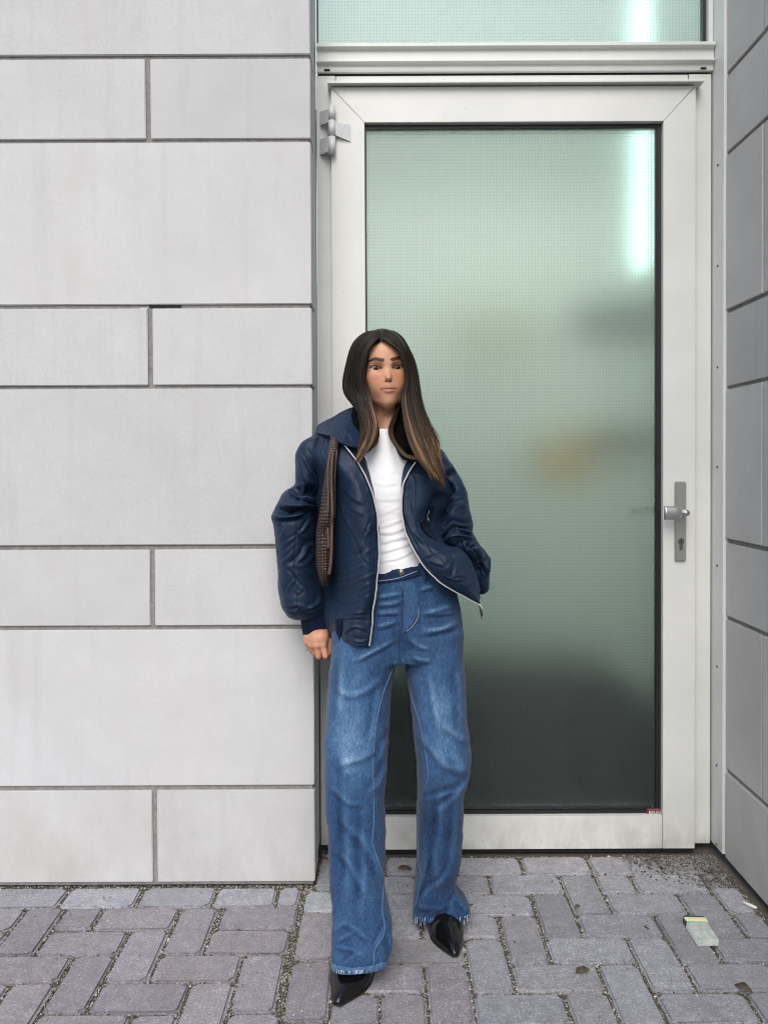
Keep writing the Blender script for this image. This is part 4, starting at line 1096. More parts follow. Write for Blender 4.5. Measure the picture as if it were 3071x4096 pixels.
# ---- tee
tee = stn(pJ, [(690, 742, 812, 742, 2.195, .070, .055), (650, 775, 850, 778, 2.20, .088, .07), (560, 815, 930, 825, 2.205, .100, .08), (500, 880, 1010, 890, 2.205, .108, .09), (470, 1000, 1050, 1010, 2.2, .116, .09), (480, 1130, 1060, 1140, 2.195, .116, .09), (520, 1280, 1060, 1270, 2.19, .108, .09), (560, 1430, 1050, 1410, 2.185, .104, .09), (590, 1560, 1060, 1500, 2.18, .106, .09), (585, 1680, 1120, 1580, 2.175, .102, .095)])
TV, TF = ring_tube(tee, 150, 150, 0.9); TN = vnormals(TV, TF)
J_ = lambda *p: [pJ(*q) for q in p]
tee_strokes = [('f', 9, .0035, J_((700, 1180), (760, 1196), (830, 1190), (890, 1180))), ('f', 9, .0035, J_((715, 1290), (790, 1270), (880, 1225))), ('f', 9, .004, J_((725, 1370), (800, 1350), (900, 1310))),
               ('f', 10, .005, J_((730, 1400), (820, 1400), (920, 1360))), ('f', 10, .005, J_((730, 1470), (830, 1445), (940, 1420))), ('f', 10, .0045, J_((730, 1530), (840, 1500), (960, 1460))), ('f', 9, .004, J_((740, 1580), (860, 1560), (975, 1500))),
               ('f', 9, .004, J_((880, 1280), (900, 1340), (925, 1400))), ('f', 12, .003, J_((690, 1060), (760, 1100), (860, 1080))), ('f', 10, .003, J_((660, 900), (700, 960), (720, 1060))), ('f', 10, .003, J_((870, 960), (850, 1050), (860, 1130))),
               ('r', 5, .0025, J_((735, 757), (790, 758)))]
TV = crease(TV, TN, [(a, b * 1.1, c * (.30 if i in (0, 1, 8) else .62), d) for i, (a, b, c, d) in enumerate(tee_strokes)]); tuv = project(TV)
TV = TV + TN * (0.0016 * fbm(tuv[:, 0] / 90 + tuv[:, 1] / 120, tuv[:, 1] / 44 - tuv[:, 0] / 140, 5, 3))[:, None]
teeo = obj_vf('tee_shirt', TV, TF, M_TEE, person); teeo['label'] = 'plain white crew-neck tee'
# ---- bomber jacket: front panels and back as one wrap, then sleeves, collar, cuffs, zips
jacket = empty('jacket', (0.0, 2.15, 1.0)); attach(jacket, person); jacket['label'] = 'navy satin bomber jacket worn open'
def Jp(x, y, Y): return (*pJ(x, y), Y)
# each row: facing edge L, zip L, mid L, side L, back L, back R, side R, mid R, zip R, facing edge R
rows_j = [
    [Jp(585, 700, 2.19), Jp(500, 818, 2.085), Jp(440, 800, 2.13), Jp(345, 765, 2.22), Jp(420, 720, 2.305), Jp(980, 760, 2.305), Jp(1062, 815, 2.22), Jp(1020, 850, 2.14), Jp(972, 940, 2.085), Jp(900, 860, 2.15)],
    [Jp(640, 880, 2.11), Jp(597, 945, 2.062), Jp(440, 930, 2.085), Jp(250, 880, 2.215), Jp(380, 860, 2.315), Jp(980, 880, 2.315), Jp(1140, 905, 2.22), Jp(1060, 950, 2.10), Jp(930, 1000, 2.068), Jp(868, 970, 2.11)],
    [Jp(690, 1050, 2.09), Jp(672, 1085, 2.045), Jp(540, 1090, 2.050), Jp(300, 1080, 2.245), Jp(370, 1060, 2.32), Jp(1010, 1060, 2.32), Jp(1200, 1070, 2.2), Jp(1060, 1090, 2.075), Jp(893, 1080, 2.056), Jp(868, 1090, 2.10)],
    [Jp(712, 1200, 2.085), Jp(714, 1230, 2.036), Jp(570, 1250, 2.040), Jp(310, 1250, 2.245), Jp(370, 1250, 2.315), Jp(1040, 1200, 2.315), Jp(1190, 1200, 2.19), Jp(1030, 1220, 2.06), Jp(881, 1200, 2.050), Jp(875, 1200, 2.10)],
    [Jp(722, 1400, 2.085), Jp(733, 1430, 2.032), Jp(590, 1440, 2.035), Jp(320, 1440, 2.245), Jp(380, 1440, 2.31), Jp(1080, 1320, 2.31), Jp(1150, 1330, 2.185), Jp(1000, 1350, 2.052), Jp(900, 1360, 2.045), Jp(895, 1350, 2.10)],
    [Jp(715, 1600, 2.085), Jp(724, 1640, 2.028), Jp(600, 1640, 2.030), Jp(340, 1640, 2.245), Jp(390, 1640, 2.305), Jp(1130, 1450, 2.30), Jp(1165, 1462, 2.15), Jp(1065, 1480, 2.035), Jp(950, 1485, 2.035), Jp(940, 1470, 2.10)],
    [Jp(708, 1760, 2.085), Jp(710, 1790, 2.028), Jp(615, 1800, 2.030), Jp(370, 1800, 2.245), Jp(400, 1780, 2.30), Jp(1200, 1560, 2.29), Jp(1250, 1492, 2.135), Jp(1160, 1570, 2.012), Jp(1035, 1620, 2.025), Jp(1020, 1590, 2.09)],
    [Jp(690, 1900, 2.085), Jp(694, 1925, 2.030), Jp(560, 1932, 2.032), Jp(410, 1905, 2.165), Jp(420, 1880, 2.29), Jp(1240, 1650, 2.28), Jp(1322, 1590, 2.14), Jp(1245, 1660, 2.018), Jp(1150, 1722, 2.028), Jp(1130, 1690, 2.09)],
    [Jp(680, 2010, 2.085), Jp(682, 2035, 2.030), Jp(560, 2035, 2.032), Jp(425, 1990, 2.165), Jp(440, 1950, 2.285), Jp(1270, 1700, 2.28), Jp(1352, 1690, 2.14), Jp(1310, 1745, 2.040), Jp(1265, 1788, 2.045), Jp(1245, 1755, 2.10)],
    [Jp(664, 2085, 2.085), Jp(668, 2118, 2.036), Jp(560, 2100, 2.038), Jp(440, 2055, 2.165), Jp(455, 2010, 2.28), Jp(1290, 1740, 2.28), Jp(1368, 1785, 2.135), Jp(1370, 1822, 2.075), Jp(1372, 1845, 2.070), Jp(1350, 1810, 2.11)],
]
A = np.array(rows_j)                                  # rows x 10 x 3 (u, v, Y)
NRJ, NCJ = 170, 300
R1 = cru(A.reshape(len(A), -1), NRJ).reshape(NRJ, 10, 3)
W1 = np.stack([atA(R1[i]) for i in range(NRJ)])      # world
kn = [0, 1, 2, 3, 4, 5, 6, 7, 8, 9]
cnt = np.array([14, 52, 52, 34, 40, 34, 52, 52, 14])  # columns spent in each span
s_par = np.concatenate([np.linspace(k, k + 1, c, endpoint=False) for k, c in enumerate(cnt)] + [[9.0]])
def cr_at(P, x):
    n = len(P); Q = np.concatenate([2 * P[:1] - P[1:2], P, 2 * P[-1:] - P[-2:-1]])
    k = np.clip(x.astype(int), 0, n - 2); t = (x - k)[:, None]
    # sharp turn at the zip: use linear tangents there
    a, b, c, d_ = Q[k].copy(), Q[k + 1], Q[k + 2], Q[k + 3].copy()
    i1 = k == 1; a[i1] = 2 * b[i1] - c[i1] + np.array([0, -.004, 0])
    i0 = k == 0; d_[i0] = 2 * c[i0] - b[i0]
    i7 = k == n - 3; d_[i7] = 2 * c[i7] - b[i7] + np.array([0, -.004, 0])
    i8 = k == n - 2; a[i8] = 2 * b[i8] - c[i8]
    return 0.5 * (2 * b + (c - a) * t + (2 * a - 5 * b + 4 * c - d_) * t ** 2 + (3 * b - a - 3 * c + d_) * t ** 3)
KV = np.stack([cr_at(W1[i], s_par) for i in range(NRJ)]); NCJ = KV.shape[1]
KF = grid_faces(NRJ, NCJ, False); KV = KV.reshape(-1, 3); KN = vnormals(KV, KF)
if (KN * (C0 - KV)).sum(1)[(NRJ // 2) * NCJ + 60] < 0: KF = KF[:, ::-1]; KN = -KN
K2 = lambda *p: [p2(*q) for q in p]; K3 = lambda *p: [p3(*q) for q in p]; K4 = lambda *p: [p4(*q) for q in p]; K5 = lambda *p: [p5(*q) for q in p]
jk = [
    # left panel
    ('f', 9, .006, K2((940, 640), (930, 800), (940, 1000))), ('f', 9, .005, K2((1010, 650), (1000, 800), (1020, 950))), ('f', 12, .006, K2((1250, 800), (1225, 950), (1200, 1100))),
    ('f', 10, .006, K2((1215, 1700), (1290, 1850), (1330, 1960), (1420, 2120))), ('f', 12, .005, K2((1380, 1780), (1500, 1860), (1640, 1930))), ('f', 16, .006, K2((1300, 1500), (1450, 1650), (1640, 1750))),
    ('f', 10, .006, K3((1320, 20), (1400, 170), (1480, 300), (1570, 510))), ('v', 7, .006, K3((1580, 510), (1590, 700))), ('f', 10, .006, K3((1640, 780), (1500, 830), (1380, 880), (1220, 900))),
    ('f', 10, .006, K3((1640, 490), (1580, 620), (1640, 560))), ('f', 12, .005, K3((1660, 1080), (1540, 1120), (1420, 1200), (1200, 1260))), ('f', 10, .006, J_((690, 1320), (660, 1380), (690, 1430))), ('f', 9, .006, J_((700, 1350), (650, 1400), (640, 1470))),
    ('f', 10, .006, J_((720, 1470), (660, 1500), (600, 1540), (520, 1560))), ('f', 10, .005, J_((600, 1480), (640, 1560), (700, 1600))), ('f', 10, .006, J_((715, 1640), (640, 1670), (560, 1700), (460, 1720))),
    ('f', 10, .006, J_((690, 1700), (610, 1740), (600, 1800))), ('f', 10, .006, J_((690, 1780), (640, 1800), (600, 1860), (520, 1880))), ('f', 12, .007, J_((440, 1790), (520, 1840), (600, 1830))), ('f', 10, .006, [p1(*q) for q in ((750, 160), (1000, 170), (1300, 190))]),
    ('f', 9, .007, [p1(*q) for q in ((900, 380), (980, 280), (1200, 320), (1560, 290))]), ('v', 5, .007, [p1(*q) for q in ((900, 415), (1000, 420), (1300, 430), (1600, 450))]), ('f', 12, .007, [p1(*q) for q in ((1000, 780), (1200, 640), (1380, 640), (1540, 720))]),
    ('f', 12, .006, [p1(*q) for q in ((1540, 870), (1380, 900), (1200, 860), (1010, 840))]), ('f', 7, .005, [p1(*q) for q in ((900, 880), (1100, 960), (1300, 1010), (1560, 1010))]), ('v', 6, .004, [p1(*q) for q in ((990, 430), (985, 640), (960, 860))]),
    ('v', 4, .003, J_((712, 1240), (722, 1400), (712, 1600), (700, 1760), (680, 1950), (655, 2090))),
    # right panel
    ('f', 16, .006, K4((130, 600), (200, 760), (200, 950), (190, 1150), (230, 1330))), ('f', 18, .006, K4((640, 880), (590, 1050), (560, 1190), (440, 1230), (330, 1380))), ('v', 16, .010, K4((680, 900), (620, 1100), (560, 1260), (480, 1400))),
    ('f', 10, .007, K4((300, 1420), (340, 1520), (400, 1610), (520, 1690))), ('r', 14, .006, K4((380, 1640), (520, 1710), (720, 1830))), ('v', 16, .012, K4((350, 1420), (430, 1560), (580, 1690))),
    ('f', 9, .005, K4((80, 1250), (130, 1450), (220, 1650), (330, 1850))), ('f', 12, .006, K4((200, 1560), (300, 1680), (420, 1800))),
    ('f', 11, .007, K5((480, 560), (580, 680), (700, 740), (780, 850))), ('f', 11, .008, K5((830, 580), (880, 700), (900, 760), (800, 850), (750, 950))), ('f', 10, .007, K5((920, 760), (910, 900), (880, 1040))), ('f', 10, .006, K5((420, 760), (560, 700), (700, 680))),
    ('f', 12, .006, K5((500, 830), (620, 870), (720, 900))), ('f', 10, .006, K5((880, 1080), (1000, 1060), (1110, 1070))), ('f', 12, .007, K5((750, 1080), (900, 1130), (1060, 1130))), ('f', 12, .006, K5((1060, 700), (1080, 850), (1060, 1000))),
    ('f', 14, .006, K5((1050, 1200), (1100, 1250), (1180, 1150))), ('r', 20, .008, K5((850, 560), (1000, 590), (1100, 700), (1190, 850))), ('v', 5, .003, K5((250, 600), (420, 860), (650, 1100), (900, 1290), (1180, 1420))),
]
KV = crease(KV, KN, [(a, b * .85, c * .62, d) for a, b, c, d in jk] + [('v', 34, .016, K4((720, 900), (640, 1080), (560, 1240), (470, 1400)))]); KN = vnormals(KV, KF)
kuv = project(KV)
KV = KV + KN * (0.0028 * fbm(kuv[:, 0] / 75 + kuv[:, 1] / 130, kuv[:, 1] / 85 - kuv[:, 0] / 190, 31, 2))[:, None]
KV[:, 1] = np.minimum(KV[:, 1], 2.328 - 0.0) if True else KV[:, 1]
tor = obj_vf('jacket_body', KV, KF, M_NYLON, jacket)
md = tor.modifiers.new('thickness', 'SOLIDIFY'); md.thickness = 0.004; md.offset = -1
KB = bvh_of(KV, KF)
G3 = KV.reshape(NRJ, NCJ, 3)
czl, czr = cnt[0], NCJ - 1 - cnt[8]
def zipper(col, sgn, i0):
    P = G3[i0:, col].copy(); P[:, 1] -= 0.0035; P[:, 0] += sgn * 0.001
    P = cr(P[::4], 110)
    z = tube('zip', P, 0.0013, M_ZIP, jacket, 6)
    bm = bmesh.new()                                   # teeth
    Q = cr(P, 420)
    for i in range(0, 420, 2):
        c_ = Q[i]; bm_box(bm, c_[0] - .0019, c_[0] + .0019, c_[1] - .0022, c_[1] + .001, c_[2] - .0010, c_[2] + .0010)
    tag(bm_obj('zip_teeth', bm, M_ZIP, jacket), kind='stuff'); 
    tape = np.stack([P + np.array([-sgn * 0.0055, .0022, 0]), P + np.array([-sgn * 0.0015, .0005, 0])], 1)
    o = mesh_np('zip_tape', tape.reshape(-1, 3), grid_faces(len(P), 2, False), M_RIB, jacket, False); o.modifiers.new('t', 'SOLIDIFY').thickness = 0.0015
    return z
zL = zipper(czl, 1, 2); zR = zipper(czr, -1, 2)
e_ = G3[-1, czr]
tube('zip_end', [e_ + np.array(q) for q in ((-.006, -.004, .003), (.002, -.006, -.003), (.007, -.006, -.012), (.010, -.006, -.022))], [.0014, .002, .002, .001], M_ZIP, jacket, 6)
tube('zip_pull', [e_ + np.array(q) for q in ((-.003, -.004, .001), (.001, -.006, -.014), (.004, -.006, -.026), (.003, -.006, -.038))], [.002, .003, .0036, .0016], M_DARKSTEEL, jacket, 6)
# pocket opening and its zip pull on the right panel
pk_o = strip('pocket_opening', KB, K4((420, 1190), (330, 1370), (360, 1500), (440, 1600), (560, 1690)), K4((560, 1130), (520, 1300), (470, 1440), (500, 1550), (600, 1700)), M_RIB, jacket, 30, 8, 0.004, 0.002)
def lift4(x, y, l=0.008): return hit(KB, *p4(x, y), l)
drape('pocket_zip', KB, K4((400, 1310), (355, 1400), (380, 1450), (470, 1560), (580, 1700)), 0.0007, M_DARKSTEEL, jacket, lift=.007)
ppts = [lift4(480, 1215), lift4(475, 1250), lift4(450, 1275), lift4(455, 1330), lift4(460, 1390), lift4(475, 1400), lift4(480, 1370), lift4(460, 1340)]
tube('pocket_zip_pull', ppts, .0010, M_ZIP, jacket, 6)

# ---- her right sleeve (beside the wall), cuff and ribbed hem end
slL = [(p2(790, 590), p2(960, 600), 2.238, .030, .045), (p2(670, 668), p2(965, 615), 2.237, .055, .060), (p2(585, 745), p2(960, 640), 2.235, .070, .070), (p2(520, 880), p2(990, 800), 2.232, .082, .078), (p2(505, 1020), p2(985, 980), 2.23, .088, .080), (p2(508, 1180), p2(960, 1180), 2.23, .086, .078), (p2(512, 1330), p2(940, 1380), 2.23, .080, .075),
       (p2(480, 1420), p2(915, 1530), 2.228, .080, .075), (p2(330, 1520), p2(905, 1620), 2.228, .092, .080), (p2(225, 1690), p2(890, 1720), 2.226, .098, .082), (p2(130, 1880), p2(860, 1850), 2.224, .100, .082), (p2(118, 1960), p2(845, 1930), 2.224, .098, .082), (p2(150, 2060), p2(825, 2060), 2.224, .098, .082),
       (p3(170, 250), p3(815, 250), 2.224, .098, .080), (p3(190, 480), p3(820, 480), 2.226, .096, .078), (p3(208, 720), p3(835, 720), 2.228, .096, .076), (p3(222, 960), p3(870, 950), 2.23, .096, .074), (p3(232, 1200), p3(940, 1180), 2.23, .096, .074),
       (p3(258, 1370), p3(985, 1330), 2.23, .094, .072), (p3(300, 1510), p3(1010, 1430), 2.23, .086, .070), (p3(365, 1620), p3(1020, 1520), 2.23, .072, .062), (p3(470, 1680), p3(1010, 1580), 2.23, .056, .050), (p3(570, 1690), p3(1000, 1610), 2.23, .046, .042)]
AV, AF = ring_tube(slL, 220, 150, 0.92); AN = vnormals(AV, AF)
sl_strokes = [
    ('f', 13, .013, K2((500, 1420), (370, 1500), (520, 1580), (700, 1670), (880, 1720))), ('v', 16, .020, K2((490, 1440), (520, 1540), (640, 1620))), ('v', 15, .018, K2((640, 1520), (760, 1510), (860, 1600), (900, 1700))),
    ('f', 15, .015, K2((870, 1800), (700, 1780), (500, 1800), (250, 1800))[::-1]), ('v', 14, .018, K2((230, 1780), (350, 1850), (550, 1830), (760, 1810))), ('f', 12, .012, K2((120, 1950), (300, 1960), (550, 1930), (760, 1860))),
    ('f', 8, .008, K2((225, 1730), (260, 1850), (350, 1950))), ('r', 10, .007, K2((400, 1530), (600, 1620), (780, 1700))),
    ('f', 10, .008, K2((600, 780), (720, 1000), (860, 1200), (930, 1330))), ('f', 12, .008, K2((580, 880), (700, 1130), (850, 1370), (890, 1560))), ('f', 8, .005, K2((640, 770), (800, 1000), (900, 1130))), ('f', 16, .006, K2((540, 1000), (600, 1250), (760, 1450))),
    ('f', 9, .010, K3((740, 20), (620, 200), (560, 260))), ('f', 10, .009, K3((520, 260), (600, 340), (680, 380))), ('f', 9, .007, K3((530, 300), (430, 360), (300, 440))), ('f', 14, .012, K3((800, 420), (680, 480), (600, 640), (470, 760), (360, 800))),
    ('f', 14, .010, K3((790, 540), (740, 660), (640, 760), (480, 800))), ('f', 10, .006, K3((240, 110), (300, 200), (250, 300))), ('f', 10, .006, K3((500, 400), (400, 520), (300, 600))), ('f', 12, .007, K3((460, 560), (340, 680), (260, 740))),
    ('f', 12, .009, K3((360, 820), (480, 940), (560, 1060), (640, 1170))), ('f', 9, .008, K3((500, 1020), (400, 1120), (340, 1260))), ('f', 9, .007, K3((500, 1100), (560, 1200), (650, 1200))), ('f', 9, .007, K3((500, 1200), (540, 1290), (640, 1220))),
    ('v', 5, .004, K3((545, 0), (520, 260), (490, 520), (480, 760), (500, 1000), (520, 1240), (530, 1480))), ('f', 12, .009, K3((860, 1290), (880, 1360), (820, 1450), (700, 1480))), ('f', 12, .010, K3((290, 1440), (420, 1500), (560, 1480), (720, 1540), (860, 1480))),
    ('f', 10, .009, K3((520, 1480), (600, 1540), (720, 1600), (860, 1580))), ('f', 9, .008, K3((340, 1560), (450, 1580), (560, 1600))), ('f', 14, .006, K3((620, 860), (720, 960), (830, 1080), (900, 1260))),
]
AV = crease(AV, AN, [(a, b * (1.1 if i < 8 else .95), c * (1.75 if i < 8 else .6), d) for i, (a, b, c, d) in enumerate(sl_strokes)]); AN = vnormals(AV, AF); auv = project(AV)
AV = AV + AN * (0.0022 * fbm(auv[:, 0] / 60 + auv[:, 1] / 90, auv[:, 1] / 70 - auv[:, 0] / 120, 71, 2))[:, None]
AV[:, 1] = np.minimum(AV[:, 1], YW - 0.006)
slv = obj_vf('sleeve', AV, AF, M_NYLON, jacket)
cuff = [(p3(560, 1600), p3(1010, 1545), 2.225, .040, .036), (p3(585, 1660), p3(1030, 1600), 2.225, .041, .037), (p3(600, 1760), p3(1050, 1690), 2.224, .041, .037), (p3(615, 1850), p3(1065, 1770), 2.223, .040, .036), (p3(630, 1945), p3(1078, 1800), 2.222, .039, .035), (p3(640, 1952), p3(1070, 1808), 2.222, .036, .032)]
CVv, CFf = ring_tube(cuff, 40, 90, 0.9); obj_vf('cuff', CVv, CFf, M_RIB, jacket)
# ribbed end of the waistband
strip('ribbed_waistband', KB, [p1(*q) for q in ((850, 420), (860, 540), (865, 700), (880, 872))], [p1(*q) for q in ((990, 420), (985, 540), (975, 700), (940, 885))], M_RIB, jacket, 26, 12, 0.0012, 0.002)

# ---- her left sleeve, elbow bent back, hand in pocket
slR = [(pJ(1010, 850), pJ(1135, 868), 2.225, .070, .070), (pJ(1030, 950), pJ(1188, 945), 2.225, .082, .080), (pJ(1060, 1040), pJ(1228, 1015), 2.222, .088, .082), (p4(640, 800), p4(1030, 740), 2.22, .090, .082), (p4(650, 950), p4(1095, 920), 2.22, .092, .082), (p4(620, 1100), p4(1125, 1080), 2.218, .094, .082),
       (p4(560, 1260), p4(1170, 1270), 2.215, .100, .082), (p4(520, 1400), p4(1205, 1430), 2.212, .104, .082), (p4(540, 1540), p4(1195, 1550), 2.21, .104, .082), (p4(620, 1680), p4(1250, 1690), 2.21, .100, .082), (p4(760, 1800), p4(1370, 1830), 2.215, .092, .080), (p4(960, 1940), p4(1480, 1970), 2.222, .080, .076), (p5(1060, 800), p5(1482, 810), 2.226, .074, .072),
       (p5(1120, 980), p5(1476, 980), 2.23, .066, .064), (p5(1200, 1150), p5(1462, 1150), 2.232, .056, .054), (p5(1270, 1270), p5(1450, 1265), 2.234, .044, .044), (p5(1310, 1340), p5(1400, 1320), 2.235, .030, .03)]
BV, BF = ring_tube(slR, 200, 140, 0.92); BN = vnormals(BV, BF)
sr = [
    ('f', 14, .012, K4((720, 600), (800, 550), (880, 560), (920, 620))), ('v', 16, .014, K4((760, 640), (830, 640), (860, 760))), ('f', 14, .010, K4((860, 930), (800, 980), (720, 1080), (640, 1260))), ('f', 14, .008, K4((940, 850), (880, 930), (760, 1010))),
    ('f', 16, .010, K4((1050, 1060), (900, 1140), (800, 1240), (700, 1320))), ('f', 16, .015, K4((1190, 1440), (1000, 1420), (860, 1400), (760, 1480), (660, 1620))), ('v', 16, .018, K4((1180, 1500), (1020, 1480), (880, 1470))),
    ('f', 10, .012, K4((920, 1490), (820, 1580), (740, 1680), (680, 1780))), ('f', 10, .010, K4((930, 1490), (1040, 1560), (1200, 1600))), ('f', 10, .010, K4((1160, 1560), (1060, 1520), (960, 1500))), ('f', 10, .010, K4((800, 1680), (920, 1640), (1060, 1660), (1200, 1690))),
    ('v', 12, .014, K4((900, 1770), (960, 1740), (1030, 1700))), ('f', 10, .010, K4((900, 1800), (1000, 1740), (1060, 1690))), ('f', 10, .010, K4((1020, 1750), (1080, 1850), (1180, 1900))), ('v', 12, .016, K5((1100, 600), (1160, 560), (1190, 600))), ('f', 10, .010, K5((1100, 640), (1200, 560), (1230, 500))),
    ('f', 12, .010, K5((1210, 560), (1280, 660), (1330, 760), (1360, 860))), ('f', 9, .010, K5((1240, 850), (1320, 850), (1370, 800))), ('v', 14, .014, K5((1230, 800), (1250, 950), (1330, 1020))), ('f', 12, .010, K5((1300, 760), (1380, 900), (1420, 1030))), ('f', 14, .010, K5((1460, 760), (1400, 900), (1330, 1060))),
]
BV = crease(BV, BN, [(a, b, c * 1.05, d) for a, b, c, d in sr] + [('v', 40, .026, K4((820, 700), (700, 1000), (600, 1250), (560, 1500)))]); BN = vnormals(BV, BF); buv = project(BV)
BV = BV + BN * (0.003 * fbm(buv[:, 0] / 55 + buv[:, 1] / 80, buv[:, 1] / 60 - buv[:, 0] / 90, 171, 2))[:, None]
slv2 = obj_vf('sleeve', BV, BF, M_NYLON, jacket)

# ---- collar
def coons(c00, c01, c11, c10, m=40, n=30, bulge=(0, 0, 0)):
    """edges: top 00->01, right 01->11, bottom 10->11, left 00->10; each a list of (u, v, Y)"""
    T, Bm, Lf, Rt = cr(c00, n), cr(c10, n), cr(c01, m), cr(c11, m)
    s = np.linspace(0, 1, n)[None, :, None]; t = np.linspace(0, 1, m)[:, None, None]
    P = (1 - t) * T[None] + t * Bm[None] + (1 - s) * Lf[:, None] + s * Rt[:, None]
    P = P - ((1 - s) * (1 - t) * T[0] + s * (1 - t) * T[-1] + (1 - s) * t * Bm[0] + s * t * Bm[-1])
    W_ = atA(P.reshape(-1, 3)).reshape(m, n, 3)
    W_ = W_ + (np.sin(np.pi * s) * np.sin(np.pi * t)) * np.array(bulge)
    return W_.reshape(-1, 3), grid_faces(m, n, False)
def q2(x, y, Y): return (*p2(x, y), Y)
def qH(x, y, Y): return (*pH(x, y), Y)
def sheet(name, V, F, mat, parent, strokes=(), th=0.005, seed=1):
    N = vnormals(V, F)
    if (N * (C0 - V)).sum() < 0: F = F[:, ::-1]; N = -N
    if strokes: V = crease(V, N, strokes)
    uv = project(V); V = V + N * (0.0022 * fbm(uv[:, 0] / 50, uv[:, 1] / 50, seed, 3))[:, None]
    o = obj_vf(name, V, F, mat, parent); md = o.modifiers.new('thickness', 'SOLIDIFY'); md.thickness = th; md.offset = -1
    return o
V, F = coons([q2(1500, 95, 2.235), q2(1290, 185, 2.235), q2(1090, 295, 2.235), q2(915, 385, 2.232), q2(850, 465, 2.23), q2(836, 540, 2.215)], [q2(1500, 95, 2.235), q2(1490, 300, 2.19), q2(1540, 500, 2.14), q2(1640, 760, 2.085)], [q2(836, 540, 2.215), q2(1000, 585, 2.14), q2(1130, 622, 2.10), q2(1275, 690, 2.060)], [q2(1640, 760, 2.085), q2(1480, 770, 2.068), q2(1275, 690, 2.060)], 60, 60, (0, -0.016, 0.004))
sheet('collar', V, F, M_NYLON, jacket, [('f', 9, .005, K2((1290, 480), (1360, 560), (1420, 640))), ('f', 9, .004, K2((1340, 640), (1360, 560), (1350, 500))), ('r', 5, .003, K2((900, 545), (1130, 605), (1265, 665)))], 0.006, 3)
V, F = coons([qH(1160, 1240, 2.235), qH(1300, 1480, 2.235), qH(1480, 1650, 2.225), qH(1500, 1740, 2.21)], [qH(1160, 1240, 2.235), qH(1120, 1450, 2.17), qH(1130, 1700, 2.10), qH(1180, 1840, 2.075)], [qH(1500, 1740, 2.21), qH(1440, 1880, 2.13), qH(1330, 1960, 2.075)], [qH(1180, 1840, 2.075), qH(1250, 1930, 2.068), qH(1330, 1960, 2.075)], 40, 40, (0, -0.014, 0))
sheet('collar', V, F, M_NYLON, jacket, (), 0.006, 4)
# black lining: a soft stand-up band round the back of the neck, coming forward on both sides
lin = cr([qH(470, 1790, 2.108), qH(430, 1600, 2.13), qH(400, 1400, 2.165), qH(400, 1240, 2.22), qH(520, 1160, 2.27), qH(740, 1130, 2.285), qH(980, 1150, 2.27), qH(1040, 1260, 2.22), qH(1010, 1450, 2.165), qH(1010, 1640, 2.125), qH(1060, 1800, 2.10), qH(1110, 1880, 2.085)], 60)
V = []
for i, p in enumerate(atA(lin)):
    r_ = (0.024 if i < 24 else 0.032 if i < 44 else 0.036) * (1 - 0.55 * abs(i / 59 * 2 - 1) ** 6)
    for k in range(20):
        a = 2 * math.pi * k / 20; V.append(p + np.array([math.cos(a) * r_, math.sin(a) * r_ * .6, math.sin(a) * r_ * 1.0]))
obj_vf('collar_lining', np.array(V) + g.normal(0, .0012, (len(V), 3)), grid_faces(60, 20, True), M_FUR, jacket)

# seams
AB, BB2 = bvh_of(AV, AF), bvh_of(BV, BF)
M_SEAM = simple('navy_seam', (0.003, 0.007, 0.018), 0.8)
drape('seam', AB, K2((590, 800), (720, 1010), (850, 1210), (930, 1340)), .0011, M_SEAM, jacket)
drape('seam', AB, K3((545, 20), (520, 260), (490, 520), (480, 760), (500, 1000), (520, 1240), (530, 1460)), .0009, M_SEAM, jacket)
drape('seam', KB, K2((1230, 1720), (1290, 1850), (1330, 1960), (1420, 2120)), .0010, M_SEAM, jacket)
drape('seam', KB, K3((1320, 20), (1400, 170), (1480, 300), (1570, 510), (1580, 690)), .0010, M_SEAM, jacket)
drape('seam', KB, [p1(*q) for q in ((1000, 425), (1200, 428), (1400, 438), (1580, 452))], .0013, M_SEAM, jacket)
drape('seam', KB, [p1(*q) for q in ((990, 430), (985, 540), (975, 700), (945, 860))], .0010, M_SEAM, jacket)
drape('seam', KB, K5((480, 600), (580, 690), (700, 745), (780, 850), (740, 960)), .0009, M_SEAM, jacket)
# ---- body: head, neck, hand and the hidden trunk and limbs in one mesh
PSI, TH, RL = math.radians(7.5), math.radians(2.0), math.radians(2.4)
Of = at(1547.5, 1469.5, 2.135)
Rz = Matrix.Rotation(PSI, 3, 'Z'); 
_fw = Vector((math.sin(PSI), -math.cos(PSI), 0)); _ex = Vector((math.cos(PSI), math.sin(PSI), 0)); _ez = Vector((0, 0, 1))
Mp = Matrix.Rotation(TH, 3, _ex); _fw = Mp @ _fw; _ez = Mp @ _ez          # + lowers the face
Mr = Matrix.Rotation(-RL, 3, _fw); _ex = Mr @ _ex; _ez = Mr @ _ez
if _ex.z < 0: Mr = Matrix.Rotation(2 * RL, 3, _fw); _ex = Mr @ _ex; _ez = Mr @ _ez
HB = np.array([_ex, _fw, _ez])                       # rows: local x, y (towards the viewer), z
def head_w(P): return Of + np.asarray(P) @ HB
s = SDF((-.092, -.20, -.225), (.092, .048, .128), 0.0018)
s.add(s.ell((0, -.084, .030), (.0715, .094, .085)), .001)
s.add(s.ell((0, -.046, -.024), (.0560, .060, .060)), .025)
s.add(s.ell((0, -.042, -.042), (.0465, .050, .0590)), .03)
s.add(s.ell((0, -.030, .025), (.056, .040, .048)), .02)          # forehead
